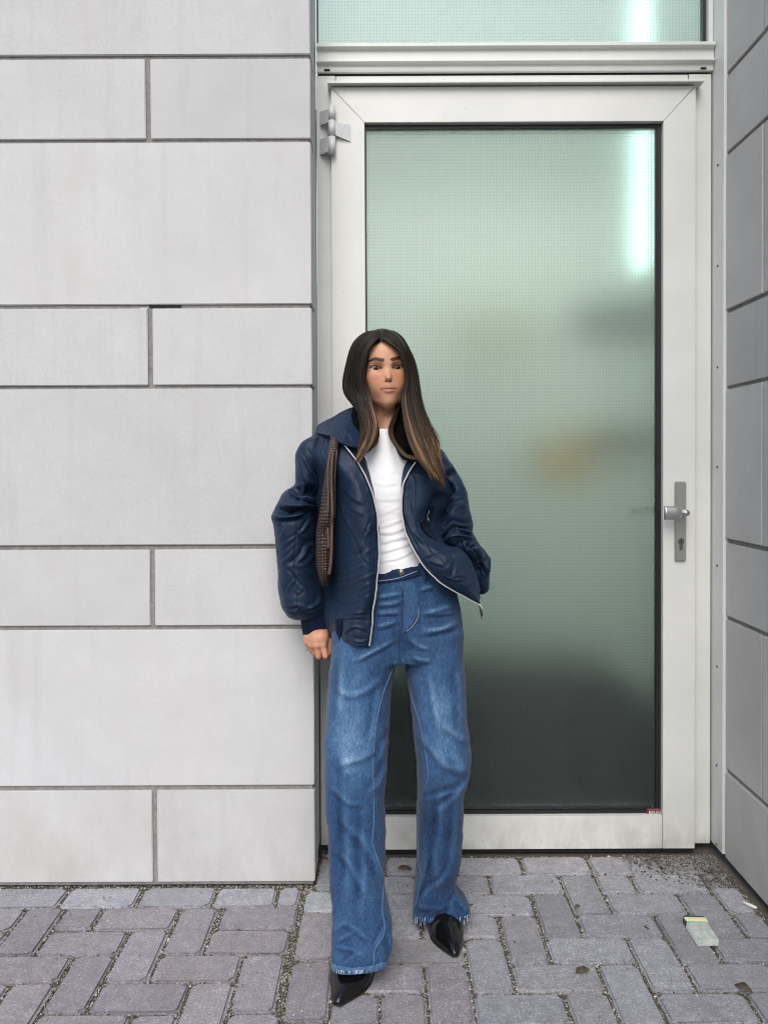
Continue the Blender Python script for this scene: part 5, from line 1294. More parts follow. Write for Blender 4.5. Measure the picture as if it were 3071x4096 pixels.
for sg in (-1, 1):
    s.add(s.cap((sg * .0470, -.068, -.044), (sg * .0300, -.040, -.070), .0110, .0100), .03)
    s.add(s.cap((sg * .0300, -.040, -.070), (sg * .005, -.014, -.0900), .0100, .0110), .03)
    s.add(s.ell((sg * .0405, -.0165, -.024), (.0200, .0180, .0150)), .020)   # cheekbone
    s.add(s.ell((sg * .0270, -.0150, -.044), (.0190, .0185, .0210)), .020)
    s.add(s.cap((sg * .010, -.002, .0165), (sg * .040, -.014, .0175), .0090, .0080), .016)   # brow
s.add(s.ell((0, -.0075, -.0890), (.0155, .0160, .0130)), .012)     # chin
s.add(s.ell((0, -.0065, -.060), (.0235, .0190, .0225)), .016)      # muzzle
for sg in (-1, 1):
    s.sub(s.ell((sg * .0305, .0125, .0005), (.0180, .0135, .0105)), .010)
    s.add(s.ell((sg * .0300, -.0105, -.0010), (.0165, .0140, .0120)), .006)   # lids
# nose
s.add(s.cap((0, -.0020, .0080), (0, .0165, -.0260), .0052, .0062), .009)
s.add(s.ell((0, .0198, -.0300), (.0070, .0086, .0066)), .006)
for sg in (-1, 1):
    s.add(s.ell((sg * .0098, .0085, -.0335), (.0056, .0080, .0058)), .005)
    s.sub(s.ell((sg * .0055, .0145, -.0395), (.0028, .0040, .0024)), .002)
    # eye opening: almond cut through the lid down to the eyeball
    dx = (s.X - sg * .0303) / .0160; dx2 = np.clip(1 - dx ** 2, 0, 1)
    top = 0.0066 * dx2 ** .75 - .0004 + sg * 0; bot = -.0052 * dx2 ** .9
    zz = s.Z + .0008 - (sg * (s.X - sg * .0303)) * 0.10
    sl = np.maximum(np.maximum(zz - top, bot - zz), np.abs(dx) * .015 - .015)
    sl = np.maximum(sl, -(s.Y + .0085))
    s.sub(sl.astype(np.float32), .0012)
# lips
def arc(f, rad, n=8, k=.004, sub=False):
    tt = np.linspace(-1, 1, n + 1)
    for a, b in zip(tt[:-1], tt[1:]):
        d = s.cap(f(a), f(b), rad(a), rad(b)); (s.sub if sub else s.add)(d, k)
arc(lambda t: (.0225 * t, .0120 - .0125 * t * t, -.0555 - .0018 * abs(t) + .0008 * (1 - abs(t))), lambda t: .0047 * (1 - .62 * t * t))
arc(lambda t: (.0200 * t, .0115 - .0105 * t * t, -.0640 + .0052 * t * t), lambda t: .0060 * (1 - .62 * t * t))
arc(lambda t: (.0195 * t, .0172 - .0095 * t * t, -.0592 + .0006 * t * t), lambda t: .0010, 8, .0016, True)
# ears, neck
for sg in (-1, 1): s.add(s.ell((sg * .0725, -.088, -.008), (.008, .018, .030)), .006)
s.add(s.cap((0, -.088, -.050), (.002, -.095, -.160), .048, .0485), .022)
s.add(s.cap((-.030, -.070, -.215), (.034, -.070, -.215), .050, .050), .04)
HV, HF = s.mesh()
# colour of skin, lips, brows, lashes, hair-covered scalp
def smooth(a, b, x): t = np.clip((x - a) / (b - a), 0, 1); return t * t * (3 - 2 * t)
def paint(C, col, w): return C * (1 - w[:, None]) + np.array(col) * w[:, None]
x, y, z = HV.T
C = np.tile(np.array([0.565, 0.292, 0.178]), (len(HV), 1)); Rg = np.full(len(HV), .46)
C *= (1 + 0.10 * fbm(x * 60 + 5, z * 60, 8, 3))[:, None]
front = smooth(-.06, -.03, y)
ax_ = np.abs(x)
C = paint(C, (0.50, 0.185, 0.095), 0.65 * np.exp(-(((ax_ - .036) / .020) ** 2 + ((z + .028) / .014) ** 2)) * front)      # cheeks
C = paint(C, (0.52, 0.20, 0.115), 0.5 * np.exp(-((x / .010) ** 2 + ((z + .026) / .014) ** 2)) * front)                 # nose
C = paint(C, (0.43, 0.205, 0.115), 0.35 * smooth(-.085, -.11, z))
fr = fbm(x * 380, z * 380, 99, 1); C = paint(C, (0.27, 0.115, 0.06), 0.55 * smooth(.30, .45, fr) * np.exp(-((x / .045) ** 2 + ((z + .022) / .016) ** 2)) * front)
lw_ = .0225; lt = np.clip(ax_ / lw_, 0, 1)
up = -.0505 - .0045 * lt ** 2 - .0012 * np.exp(-(ax_ / .0035) ** 2); dn = -.0705 + .0098 * lt ** 1.8
lip = smooth(.0012, -.0008, z - up) * smooth(-.0012, .0008, z - dn) * (ax_ < lw_ + .001) * (y > -.012)
C = paint(C, (0.44, 0.175, 0.140), 0.85 * lip); Rg = np.where(lip > .5, .30, Rg)
C = paint(C, (0.12, 0.030, 0.028), 0.85 * np.exp(-((z + .0592 - .0006 * lt ** 2) / .0011) ** 2) * (ax_ < lw_ + .001) * (y > -.012))
C = paint(C, (0.05, 0.02, 0.015), 0.7 * np.exp(-(((ax_ - .0055) / .0028) ** 2 + ((z + .0402) / .0018) ** 2)) * (y > -.002))
for sg in (-1, 1):
    bx = sg * x; bz = .0185 + .0042 * smooth(.010, .034, bx) - .0065 * smooth(.034, .054, bx) + (0.001 if sg > 0 else 0)
    th = .0058 * (1 - .62 * smooth(.030, .056, bx)) * smooth(.006, .012, bx) * smooth(.058, .050, bx)
    hairs = 1.0 + 0.25 * fbm(x * 700 + z * 500, z * 200, 12, 1)
    C = paint(C, (0.016, 0.010, 0.007), np.clip(smooth(1.45, .35, np.abs(z - bz) / np.maximum(th, 1e-5)) * hairs * .95, 0, 1) * (th > .0008) * (y > -.045))
    ex = (bx - .0303) / .0160; e2 = np.clip(1 - ex ** 2, 0, 1)
    zz = z + .0008 - (bx - .0303) * .10
    topz = .0066 * e2 ** .75; lash = np.exp(-((zz - topz - .0005) / .0014) ** 2) * (np.abs(ex) < 1.12) * (y > -.03)
    C = paint(C, (0.012, 0.008, 0.006), .92 * lash)
    C = paint(C, (0.10, 0.045, 0.03), .45 * np.exp(-((zz + .0052 * e2 ** .9 + .0003) / .0010) ** 2) * (np.abs(ex) < 1.05) * (y > -.03))
    C = paint(C, (0.30, 0.14, 0.085), .25 * np.exp(-((zz - topz - .0045) / .0022) ** 2) * (np.abs(ex) < 1.15) * (y > -.03))     # lid crease
    C = paint(C, (0.40, 0.20, 0.13), .40 * np.exp(-(((bx - .028) / .016) ** 2 + ((zz + .0095) / .0035) ** 2)) * (y > -.03))
    inn = (zz < topz - .0002) & (zz > -.0052 * e2 ** .9 + .0002) & (np.abs(ex) < 1) & (y < .0015) & (y > -.02)
    C[inn] = (0.30, 0.16, 0.12)
hl_ = .072 - .38 * ax_ - 5 * np.maximum(ax_ - .042, 0)              # hairline
scalp = np.maximum(smooth(-.004, .004, z - hl_) , smooth(.060, .066, ax_ + np.maximum(-y - .045, 0) * .8) * (z > -.06)); scalp = np.maximum(scalp, smooth(-.10, -.115, y) * (z > -.09))
C = paint(C, (0.012, 0.008, 0.006), scalp)
Vall, Fall, Call, Rall = [head_w(HV)], [HF], [C], [Rg]
nv = len(HV)
# eyes
for sg in (-1, 1):
    n1, n2 = 26, 36; r_ = .0122; c_ = np.array([sg * .0300, -.0112, -.0008])
    th_ = np.linspace(0, np.pi * .62, n1)[:, None]; ph = np.linspace(0, 2 * np.pi, n2, endpoint=False)[None]
    P = np.stack([np.sin(th_) * np.cos(ph), np.cos(th_) * np.ones_like(ph), np.sin(th_) * np.sin(ph)], -1).reshape(-1, 3) * r_
    gaze = np.array([-.02, 0, -.06]); rr = np.hypot(P[:, 0] / r_ - gaze[0], P[:, 2] / r_ - gaze[2])
    E = np.tile(np.array([0.68, 0.65, 0.62]), (len(P), 1))
    E = paint(E, (0.045, 0.020, 0.010), smooth(.56, .50, rr)); E = paint(E, (0.02, 0.010, 0.006), np.exp(-((rr - .55) / .05) ** 2) * .8); E = paint(E, (0.003, 0.003, 0.003), smooth(.28, .22, rr))
    E = paint(E, (0.75, 0.75, 0.78), smooth(.10, .06, np.hypot(P[:, 0] / r_ + .10, P[:, 2] / r_ - .16)) * .0)
    Vall.append(head_w(P + c_)); f = grid_faces(n1, n2, True)[:, ::-1]; Fall.append(f + nv); nv += len(P); Call.append(E); Rall.append(np.full(len(P), .08))
# hand hanging by the thigh, fingers curled
hs_ = lambda x_, y_, Y_: at(*p1(x_, y_), Y_)
keys = {k: hs_(*v) for k, v in dict(fa=(330, 250, 2.222), wr=(420, 640, 2.215), wl=(300, 650, 2.22), i0=(560, 990, 2.178), m0=(425, 1005, 2.176), r0=(305, 985, 2.186), k0=(225, 940, 2.200),
        i1=(615, 1235, 2.172), i2=(650, 1275, 2.200), i3=(620, 1180, 2.216), m1=(462, 1240, 2.178), m2=(500, 1270, 2.206), m3=(490, 1190, 2.222), r1=(365, 1170, 2.193), r2=(405, 1205, 2.218), r3=(410, 1130, 2.232), k1=(300, 1120, 2.210), k2=(340, 1150, 2.230), k3=(350, 1090, 2.240),
        t0=(610, 720, 2.205), t1=(690, 900, 2.200), t2=(712, 1080, 2.200), t3=(690, 1190, 2.196), pm=(430, 850, 2.190), pi=(520, 830, 2.188), pk=(270, 850, 2.205)).items()}
lo = np.min(list(keys.values()), 0) - .035; hi = np.max(list(keys.values()), 0) + .035; hi[2] -= 0.0
s = SDF(lo, hi, 0.0017)
def c2(a, b, ra, rb, k=.006): s.add(s.cap(keys[a], keys[b], ra, rb), k)
c2('fa', 'wr', .0270, .0235, .01); c2('wl', 'pm', .0200, .0190, .012); c2('wr', 'pi', .0200, .0175, .012); c2('pi', 'i0', .0165, .0108, .012); c2('pm', 'm0', .0165, .0108, .012); c2('pm', 'r0', .0150, .0102, .012); c2('pk', 'k0', .0140, .0092, .012); c2('wl', 'pk', .0170, .0145, .012); c2('pm', 'pk', .0160, .0140, .012); c2('pi', 'pm', .0165, .0165, .012)
for f, rs in (('i', (.0098, .0088, .0080, .0072)), ('m', (.0098, .0088, .0080, .0072)), ('r', (.0092, .0082, .0074, .0068)), ('k', (.0080, .0070, .0064, .0058))):
    d = s.cap(keys[f + '0'], keys[f + '1'], rs[0], rs[1]); d = np.minimum(d, s.cap(keys[f + '1'], keys[f + '2'], rs[1], rs[2])); d = np.minimum(d, s.cap(keys[f + '2'], keys[f + '3'], rs[2], rs[3])); s.add(d, .0012)
    s.add(s.ell(keys[f + '0'] + np.array([0, -.003, 0]), (rs[0], rs[0] * .9, rs[0])), .004)
c2('wr', 't0', .0180, .0130, .010); d = s.cap(keys['t0'], keys['t1'], .0125, .0100); d = np.minimum(d, s.cap(keys['t1'], keys['t2'], .0098, .0088)); d = np.minimum(d, s.cap(keys['t2'], keys['t3'], .0086, .0066)); s.add(d, .003)
V, F = s.mesh(); uvh = project(V)
C = np.tile(np.array([0.535, 0.272, 0.165]), (len(V), 1)) * (1 + 0.10 * fbm(uvh[:, 0] / 20, uvh[:, 1] / 20, 4, 3))[:, None]
for f in 'imrk':
    for q_, a in (('0', .5), ('1', .55)):
        C = paint(C, (0.50, 0.20, 0.13), a * np.exp(-(np.linalg.norm(V - keys[f + q_], axis=1) / .012) ** 2))
    dn_ = np.linalg.norm(V - (keys[f + '2'] * .3 + keys[f + '3'] * .7 + np.array([0, .0, -.006])), axis=1); C = paint(C, (0.55, 0.30, 0.24), .8 * smooth(.0065, .0045, dn_))
Vall.append(V); Fall.append(F + nv); nv += len(V); Call.append(C); Rall.append(np.full(len(V), .5))
# hidden trunk, arms and legs under the clothes
s = SDF((-.30, 1.86, .02), (.36, 2.36, 1.44), 0.013)
def b2(a, b, ra, rb, k=.04): s.add(s.cap(a, b, ra, rb), k)
P_ = lambda u_, v_, Y_: at(u_, v_, Y_)
nk, ch, wa, hp = P_(1560, 1700, 2.225), P_(1545, 1900, 2.215), P_(1590, 2200, 2.20), P_(1590, 2480, 2.175)
b2(nk, ch, .052, .080); b2(ch, wa, .085, .072); b2(wa, hp, .078, .100)
b2(P_(1330, 1830, 2.24), P_(1720, 1850, 2.24), .036, .036)
b2(P_(1300, 1850, 2.24), P_(1185, 2120, 2.235), .030, .028); b2(P_(1185, 2120, 2.235), P_(1250, 2440, 2.223), .028, .024)
b2(P_(1735, 1870, 2.235), P_(1830, 2190, 2.23), .034, .030); b2(P_(1830, 2190, 2.23), P_(1760, 2190, 2.16), .030, .026)
b2(P_(1470, 2560, 2.17), P_(1425, 3080, 2.09), .075, .052); b2(P_(1425, 3080, 2.09), P_(1428, 3760, 1.99), .050, .034)
b2(P_(1730, 2560, 2.175), P_(1770, 3080, 2.15), .075, .052); b2(P_(1770, 3080, 2.15), P_(1752, 3560, 2.18), .050, .034)
V, F = s.mesh(); Vall.append(V); Fall.append(F + nv); Call.append(np.tile(np.array([0.44, 0.23, 0.14]), (len(V), 1))); Rall.append(np.full(len(V), .5))
BV_, BF_ = np.concatenate(Vall), np.concatenate(Fall)
body = mesh_np('body', BV_, BF_, M_SKIN, person); set_col(body, np.concatenate(Call))
at_ = body.data.attributes.new('Rough', 'FLOAT', 'POINT'); at_.data.foreach_set('value', np.concatenate(Rall).astype(np.float32))
me = body.data; bmm = bmesh.new(); bmm.from_mesh(me); bmesh.ops.recalc_face_normals(bmm, faces=bmm.faces); bmm.to_mesh(me); bmm.free(); me.shade_smooth()
tube('ring', [at(*p1(250, 1135), 2.19) + 0.0095 * np.array([math.cos(a), -math.sin(a) * .8, -.3 * math.cos(a)]) for a in np.linspace(0, 6.2, 16)], .0009, M_GOLD, person, 5)

# ---- hair: thousands of fine locks laid along guide curves
GL = [[(650, 108, 2.205), (470, 140, 2.215), (330, 250, 2.22), (255, 400, 2.225), (212, 600, 2.23), (180, 800, 2.235), (187, 950, 2.235), (240, 1060, 2.235), (325, 1160, 2.23), (400, 1300, 2.205), (425, 1450, 2.17), (430, 1600, 2.14)],
      [(655, 112, 2.17), (520, 170, 2.165), (400, 300, 2.165), (325, 450, 2.168), (280, 620, 2.172), (255, 800, 2.175), (272, 950, 2.175), (318, 1090, 2.17), (390, 1230, 2.152), (440, 1400, 2.13), (455, 1600, 2.10), (420, 1780, 2.07)],
      [(660, 150, 2.142), (570, 225, 2.128), (460, 360, 2.125), (395, 520, 2.13), (362, 700, 2.135), (355, 860, 2.138), (380, 1000, 2.138), (425, 1150, 2.125), (470, 1350, 2.105), (485, 1550, 2.08), (410, 1760, 2.052), (368, 1930, 2.040)],
      [(665, 222, 2.122), (590, 290, 2.115), (530, 370, 2.112), (492, 500, 2.112), (464, 640, 2.114), (450, 800, 2.116), (474, 930, 2.116), (518, 1040, 2.112), (548, 1180, 2.102), (592, 1340, 2.088), (608, 1500, 2.070), (545, 1690, 2.050), (450, 1840, 2.038), (352, 1975, 2.032)]]
GR = [[(720, 100, 2.205), (860, 125, 2.215), (980, 220, 2.22), (1062, 360, 2.222), (1132, 520, 2.225), (1180, 690, 2.225), (1207, 900, 2.22), (1238, 1100, 2.20), (1295, 1300, 2.17), (1378, 1480, 2.14), (1470, 1620, 2.105), (1500, 1740, 2.08), (1485, 1860, 2.065)],
      [(715, 112, 2.17), (830, 150, 2.165), (940, 260, 2.162), (1018, 400, 2.162), (1078, 560, 2.165), (1118, 720, 2.165), (1140, 900, 2.16), (1160, 1100, 2.142), (1200, 1300, 2.115), (1268, 1500, 2.088), (1350, 1700, 2.060), (1420, 1900, 2.036), (1480, 2110, 2.024), (1555, 2280, 2.022), (1602, 2400, 2.024)],
      [(705, 160, 2.142), (800, 225, 2.128), (890, 330, 2.125), (962, 450, 2.126), (1015, 600, 2.13), (1056, 760, 2.134), (1072, 900, 2.134), (1068, 1080, 2.120), (1095, 1300, 2.095), (1150, 1500, 2.072), (1230, 1700, 2.048), (1320, 1900, 2.030), (1410, 2080, 2.020), (1500, 2240, 2.018)],
      [(690, 237, 2.122), (800, 300, 2.115), (892, 370, 2.112), (950, 440, 2.112), (992, 560, 2.112), (1028, 700, 2.114), (1034, 850, 2.116), (996, 1020, 2.114), (1000, 1150, 2.105), (1020, 1300, 2.090), (1062, 1500, 2.068), (1115, 1680, 2.048), (1190, 1850, 2.032), (1280, 2000, 2.022), (1370, 2120, 2.018)]]
GI = [[(900, 1150, 2.18), (850, 1320, 2.14), (800, 1480, 2.105), (812, 1600, 2.08), (880, 1720, 2.058), (960, 1820, 2.045), (1080, 1875, 2.038), (1220, 1870, 2.036)],
      [(960, 1150, 2.17), (900, 1350, 2.13), (850, 1520, 2.095), (880, 1660, 2.068), (950, 1780, 2.046), (1060, 1900, 2.034), (1200, 1940, 2.03), (1330, 1930, 2.028)]]
GF = [[(560, 1100, 2.15), (560, 1250, 2.13), (610, 1400, 2.105), (635, 1540, 2.085), (600, 1690, 2.062), (520, 1790, 2.048), (430, 1850, 2.040)], [(520, 1100, 2.15), (545, 1250, 2.13), (590, 1400, 2.10), (600, 1540, 2.078), (560, 1690, 2.055), (470, 1800, 2.044), (400, 1900, 2.036)]]
def guides(G, m=48): return np.array([cr([qH(*p) for p in q], m) for q in G])   # k x m x 3 in (u, v, Y)
HVs, HCs, HFs, hoff = [], [], [], 0
def locks(G, n, rad, jit, seed, root=(0.0125, 0.0085, 0.0062), tip=(0.18, 0.092, 0.045), t0=0.55, endvar=0.22, edge=1.0, sides=4, v0=1500):
    global hoff
    r = np.random.default_rng(seed); Gd = guides(G); k, m, _ = Gd.shape
    nc_ = max(6, n // 26)
    ca_ = (np.arange(nc_) + r.uniform(.1, .9, nc_)) / nc_ * (k - 1)                 # locks: each gathers its strands towards the tip
    cd_, cc_, cx_, cl_ = r.normal(0, .0055, nc_), r.lognormal(0, .45, nc_), r.normal(0, 4.5, nc_), r.random(nc_)
    for i in range(n):
        ci = r.integers(nc_); half = (k - 1) / nc_ * .85
        a0 = np.clip(ca_[ci] + r.uniform(-1, 1) * half, 0, k - 1 - 1e-6)
        a = a0
        def gd(q):
            q = float(np.clip(q, 0, k - 1 - 1e-6)); j_ = int(q); f_ = q - j_; return Gd[j_] * (1 - f_) + Gd[min(j_ + 1, k - 1)] * f_
        pull = (np.linspace(0, 1, m) ** 1.5 * .72)[:, None]
        c = gd(a0) * (1 - pull) + gd(ca_[ci]) * pull
        L = m - int((.6 * cl_[ci] ** 1.4 + .4 * r.random() ** 1.6) * endvar * m); c = c[:L].copy(); t = np.linspace(0, L / m, L)
        w = np.clip(t * 1.3 + .12, 0, 1)
        ph = r.uniform(0, 6.28)
        c[:, 0] += r.normal(0, jit) * w + 2.2 * jit * .35 * np.sin(t * r.uniform(6, 11) + ph) * w * t
        c[:, 1] += r.normal(0, jit * .5) * w
        prof = 1 - ((a0 - ca_[ci]) / half) ** 2
        c[:, 2] += (r.normal(0, .0018) + cd_[ci]) * w - .0045 * prof * w
        c[:, 0] += cx_[ci] * w * t
        P = atA(c)
        T = np.gradient(P, axis=0); T /= np.linalg.norm(T, axis=1)[:, None] + 1e-9
        A_ = np.cross(T, np.array([0, 1, 0.0])); A_ /= np.linalg.norm(A_, axis=1)[:, None] + 1e-9; B_ = np.cross(T, A_)
        rr = rad * r.uniform(.6, 1.4) * np.clip((1.02 - np.linspace(0, 1, L)) * 5, .12, 1)
        ang = np.arange(sides) * 2 * np.pi / sides + ph
        V = P[:, None] + rr[:, None, None] * (np.cos(ang)[None, :, None] * A_[:, None] + np.sin(ang)[None, :, None] * B_[:, None])
        HVs.append(V.reshape(-1, 3)); HFs.append(grid_faces(L, sides, True) + hoff); hoff += L * sides
        hi_ = r.random()
        q = smooth(v0 + 160 * hi_, v0 + 330 + 90 * hi_, c[:, 1]) * (0.12 + 1.1 * hi_ ** 1.6)
        C = np.array(root)[None] * (1 - q[:, None]) + np.array(tip)[None] * q[:, None]
        C *= r.uniform(.6, 1.5) * cc_[ci] * (.45 + .75 * max(prof, 0))
        HCs.append(np.repeat(C, sides, 0))
locks(GL, 1400, .00100, 3.2, 1, endvar=.32)
locks(GR, 1450, .00100, 3.4, 2, endvar=.42)
locks(GL[2:], 420, .0010, 2.6, 3, t0=.42, tip=(0.30, 0.175, 0.095), v0=1440); locks(GR[2:], 420, .0010, 2.8, 4, t0=.42, tip=(0.30, 0.175, 0.095), v0=1440)
locks([GL[3], [(p[0] - 22, p[1], p[2] - .004) for p in GL[3]]], 90, .0011, 2.2, 13, tip=(0.34, 0.205, 0.115), v0=1380); locks([GR[3], [(p[0] + 22, p[1], p[2] - .004) for p in GR[3]]], 90, .0011, 2.2, 14, tip=(0.34, 0.205, 0.115), v0=1380)
locks(GI, 190, .0009, 3.0, 5, t0=.35, tip=(0.17, 0.09, 0.045)); locks(GF, 170, .0009, 3.0, 6, t0=.2, tip=(0.17, 0.09, 0.045))
locks([GR[0], [(p[0] + 14, p[1], p[2]) for p in GR[0]]], 26, .0005, 5, 7); locks([GL[0], [(p[0] - 10, p[1], p[2]) for p in GL[0]]], 22, .0005, 4, 8)
locks([[(1300, 1450, 2.12), (1360, 1600, 2.09), (1370, 1750, 2.06), (1380, 1900, 2.04), (1400, 2100, 2.03)], [(1420, 1600, 2.10), (1480, 1700, 2.08), (1490, 1800, 2.06), (1470, 1950, 2.045), (1460, 2080, 2.04)]], 60, .0007, 6, 9, root=(.05, .028, .016), t0=.1)
locks(GR[1:3], 110, .0006, 9, 21, tip=(0.24, 0.135, 0.07), endvar=.15); locks(GL[1:3], 70, .0006, 7, 22, tip=(0.24, 0.135, 0.07), endvar=.15)
locks([GR[0], [(p[0] + 30 * max(0, (p[1] - 900) / 900), p[1] + 10, p[2]) for p in GR[0]]], 40, .0005, 8, 23, endvar=.3)
hair = mesh_np('hair', np.concatenate(HVs), np.concatenate(HFs), M_HAIR, person); set_col(hair, np.concatenate(HCs))
hair['label'] = 'long centre-parted brown hair lightening to the ends'
bk = [(pH(600, 135), pH(800, 130), 2.26, .04, .03), (pH(420, 210), pH(940, 220), 2.265, .05, .05), (pH(300, 400), pH(1060, 400), 2.265, .05, .06), (pH(245, 620), pH(1130, 620), 2.265, .045, .06), (pH(225, 850), pH(1160, 850), 2.265, .04, .055), (pH(300, 1050), pH(1160, 1050), 2.265, .04, .05), (pH(400, 1200), pH(1120, 1230), 2.265, .035, .045), (pH(480, 1400), pH(1060, 1400), 2.26, .03, .04)]
V, F = ring_tube(bk, 60, 60, 0.9)
th_ = np.linspace(0, np.pi, 40)[:, None]; ph = np.linspace(0, 2 * np.pi, 48, endpoint=False)[None]
P = np.stack([np.sin(th_) * np.cos(ph), np.sin(th_) * np.sin(ph), np.cos(th_) * np.ones_like(ph)], -1).reshape(-1, 3) * np.array([.0740, .090, .0865]) + np.array([0, -.104, .0300])
F = np.concatenate([F, grid_faces(40, 48, True) + len(V)]); V = np.concatenate([V, head_w(P)])
back = obj_vf('hair_back', V, F, M_HAIR, person, np.tile(np.array([.010, .007, .006]), (len(V), 1)))
# ---- shoes
def shoe(toe_px, heel, hw, rot_out, name_i, in_px=None):
    toe = on_ground(*toe_px, 0.006)
    T = np.array([toe[0], toe[1], 0.0]); Hh = np.array([heel[0], heel[1], 0.0])
    ax = T - Hh; Ln = np.linalg.norm(ax); ax /= Ln; sd = np.array([-ax[1], ax[0], 0])
    # stations along the foot: t, half width, height of upper, sole height
    st = [(0.0, .020, .095, .040), (0.05, .029, .100, .038), (.16, .034, .102, .032), (.28, .034, .098, .022), (.42, .0355, .080, .012), (.55, .0385, .064, .006), (.66, .0395, .057, .004), (.76, .0335, .046, .004), (.85, .0240, .0365, .005), (.92, .0160, .0285, .006), (.97, .0100, .0210, .007), (1.0, .0055, .0150, .008)]
    A = cru(np.array(st), 60); n = 40; V = []
    for t, w, h, z0 in A:
        w *= hw
        for k in range(n):
            a = 2 * math.pi * k / n; cx_, sz = math.cos(a), math.sin(a)
            wz = (abs(sz) ** .9) * (1 if sz > 0 else -1)
            wx = (abs(cx_) ** .75) * (1 if cx_ > 0 else -1)
            zm = z0 + (h - z0) * (.30)
            zz = zm + (h - zm) * wz if sz > 0 else zm + (zm - z0) * wz
            taper = 1 - .30 * max(0, sz) ** 2
            V.append(Hh + ax * (t * Ln) + sd * (wx * w * taper) + np.array([0, 0, zz]))
    V = np.array(V); c0, c1 = V[:n].mean(0), V[-n:].mean(0)
    F = faces_list(grid_faces(60, n, True)); V = np.concatenate([V, [c0, c1]])
    F += [((k + 1) % n, k, len(V) - 2) for k in range(n)] + [(59 * n + k, 59 * n + (k + 1) % n, len(V) - 1) for k in range(n)]
    sh = empty('shoe', tuple(Hh)); attach(sh, person); sh['label'] = 'black patent pointed-toe shoe'
    up = mesh_np('upper', V, F, M_PATENT, sh)
    # thin sole and heel
    bm = bmesh.new(); a_, b_ = [], []
    for t, w, h, z0 in A[::3]:
        pass
    outl = [Hh + ax * (t * Ln) + sd * (w * hw * .93) + np.array([0, 0, max(z0 - .004, .0005)]) for t, w, h, z0 in A[4::3]] + [Hh + ax * (t * Ln) - sd * (w * hw * .93) + np.array([0, 0, max(z0 - .004, .0005)]) for t, w, h, z0 in A[4::3][::-1]]
    lo = [bm.verts.new(p) for p in outl]; hi = [bm.verts.new(p + np.array([0, 0, .005])) for p in outl]; m_ = len(lo)
    for i in range(m_): bm.faces.new([lo[i], lo[(i + 1) % m_], hi[(i + 1) % m_], hi[i]])
    h_ = m_ // 2
    for i in range(h_ - 1):
        bm.faces.new([lo[i], lo[i + 1], lo[m_ - 2 - i], lo[m_ - 1 - i]]); bm.faces.new([hi[i], hi[m_ - 1 - i], hi[m_ - 2 - i], hi[i + 1]])
    bm_obj('sole', bm, M_SOLE, sh)
    hc = Hh + ax * (.09 * Ln)
    tube('heel', [hc + np.array([0, 0, .045]), hc + np.array([0, 0, .02]), hc + np.array([0, 0, .0006])], [.024, .016, .013], M_PATENT, sh, 16)
    # opening edge over the instep
    return sh
shoe((1345, 4022), at(1500, 3700, 2.05)[:2], 1.3, 0, 0)
shoe((1822, 3826), at(1725, 3500, 2.225)[:2], 1.15, 0, 1)

# ---- woven leather shoulder bag under the arm: its own thing
bag = empty('shoulder_bag', tuple(at(*p3(960, 1050), 2.14))); tag(bag, 'dark brown woven leather shoulder bag held under the arm', 'bag')
bst = [(p2(1090, 600), p2(1235, 640), 2.098, .014, .02), (p2(1060, 800), p2(1210, 800), 2.076, .018, .03), (p2(1030, 1000), p2(1195, 1000), 2.075, .022, .04), (p2(995, 1250), p2(1178, 1250), 2.078, .026, .05), (p2(960, 1500), p2(1165, 1500), 2.085, .030, .06), (p2(925, 1750), p2(1165, 1750), 2.090, .034, .06), (p2(880, 2000), p2(1160, 2000), 2.094, .036, .06),
       (p3(850, 250), p3(1145, 250), 2.106, .036, .06), (p3(845, 500), p3(1145, 480), 2.108, .036, .06), (p3(845, 720), p3(1140, 700), 2.110, .034, .06), (p3(870, 900), p3(1120, 880), 2.112, .032, .055), (p3(905, 1040), p3(1085, 1020), 2.118, .026, .045), (p3(950, 1130), p3(1060, 1120), 2.125, .014, .03)]
GVv, GFf = ring_tube(bst, 420, 160, 0.9); GN = vnormals(GVv, GFf)
nrb, ncb = 420, 160
ii, jj = np.meshgrid(np.arange(nrb), np.arange(ncb), indexing='ij'); ii, jj = ii.ravel(), jj.ravel()
pr, pc = ii / 8.0, jj / 8.0                           # woven strips: over-under relief
over = ((np.floor(pr) + np.floor(pc)) % 2) > .5
fr_, fc_ = pr % 1 - .5, pc % 1 - .5
hgt = np.where(over, np.cos(np.pi * fr_) * (1 - (2 * fc_) ** 4 * .5), np.cos(np.pi * fc_) * (1 - (2 * fr_) ** 4 * .5))
dd = np.zeros(len(GVv)); dd[:nrb * ncb] = 0.0015 * (hgt - .5)
GVv = GVv + GN * dd[:, None]
cc = np.full(len(GVv), .5); cc[:nrb * ncb] = hgt
Cb = np.array([.004, .0025, .002])[None] + (np.clip(cc - .2, 0, 1) ** 1.5)[:, None] * np.array([.105, .060, .046])[None]  # gaps near black, strip tops paler: relief shade put into the colour
bagm = obj_vf('woven_body', GVv, GFf, M_WOVEN, bag, Cb)
BB = bvh_of(GVv, GFf)
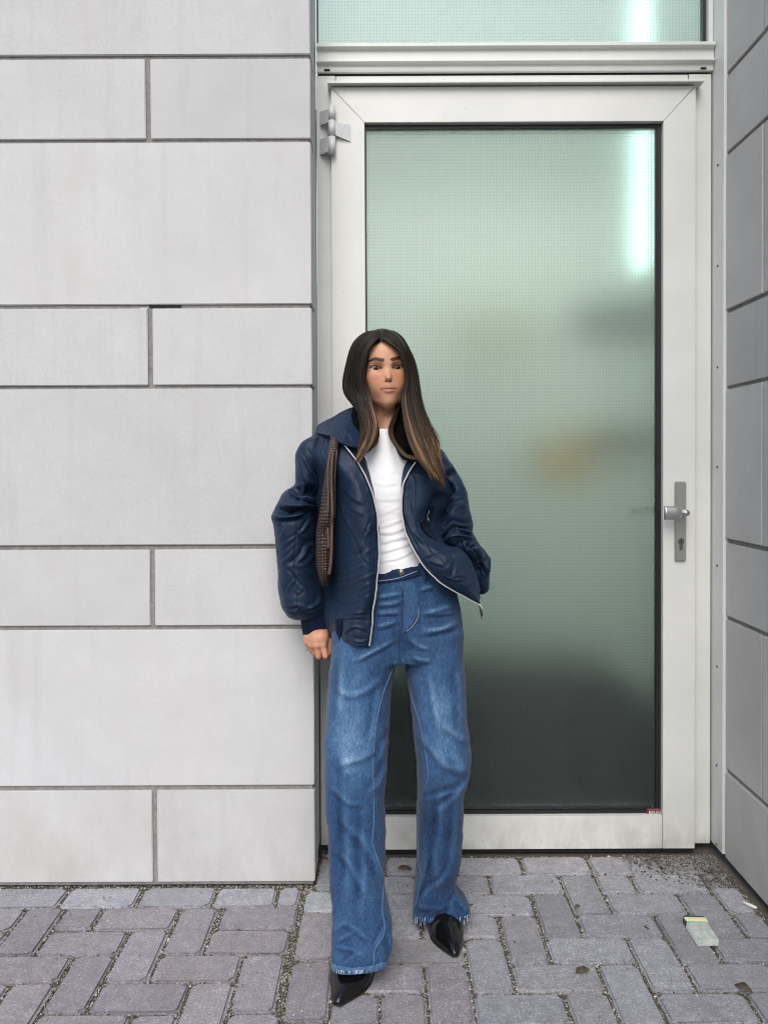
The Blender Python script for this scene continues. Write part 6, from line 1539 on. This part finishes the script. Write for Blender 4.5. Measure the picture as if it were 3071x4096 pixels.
# plaited edging: two strands twisting down the front edge
def plait(name, P, amp, rad, turns):
    P = cr(np.array(P, float), 260); W_ = atA(P)
    T = np.gradient(W_, axis=0); T /= np.linalg.norm(T, axis=1)[:, None]
    A_ = np.cross(T, np.array([0, 1.0, 0])); A_ /= np.linalg.norm(A_, axis=1)[:, None]; B_ = np.cross(T, A_)
    root_ = empty(name, tuple(W_[0])); attach(root_, bag)
    for k in range(3):
        ph = np.linspace(0, turns * 2 * np.pi, len(P)) + k * 2 * np.pi / 3
        Q = W_ + A_ * (amp * np.sin(ph))[:, None] + B_ * (amp * .6 * np.sin(2 * ph))[:, None]
        o = tube('strand', Q, rad, None, root_, 6); o.data.materials.append(M_WOVEN)
        base = np.tile(np.array([.040, .024, .018]), (len(o.data.vertices), 1)) * (1.5 + 1.1 * np.sin(np.repeat(ph, 6)[:len(o.data.vertices)] * 2 + k))[:, None]; set_col(o, base)  # strand tops lightened: plait highlights painted into the colour
    return root_
fr2 = lambda x, y, Y: (*p2(x, y), Y); fr3 = lambda x, y, Y: (*p3(x, y), Y)
plait('plaited_edge', [fr2(1150, 640, 2.080), fr2(1118, 900, 2.054), fr2(1100, 1150, 2.050), fr2(1098, 1400, 2.052), fr2(1108, 1650, 2.053), fr2(1112, 1900, 2.055), fr3(1105, 150, 2.066), fr3(1100, 400, 2.067), fr3(1098, 600, 2.069), fr3(1085, 800, 2.072), fr3(1060, 950, 2.076)], .0034, .0023, 34)
plait('plaited_edge', [fr2(1105, 700, 2.074), fr2(1070, 900, 2.056), fr2(1048, 1100, 2.052), fr2(1042, 1350, 2.052), fr2(1046, 1600, 2.053), fr2(1040, 1850, 2.056), fr3(1025, 50, 2.067), fr3(1045, 300, 2.067), fr3(1048, 520, 2.069)], .0026, .0019, 34)
tube('piping', atA(cr([fr2(1200, 660, 2.084), fr2(1185, 900, 2.060), fr2(1165, 1150, 2.056), fr2(1155, 1400, 2.058), fr2(1155, 1700, 2.062), fr2(1150, 1950, 2.066)], 60)), .0024, simple('brown_piping', (.055, .032, .025), .4), bag, 6)
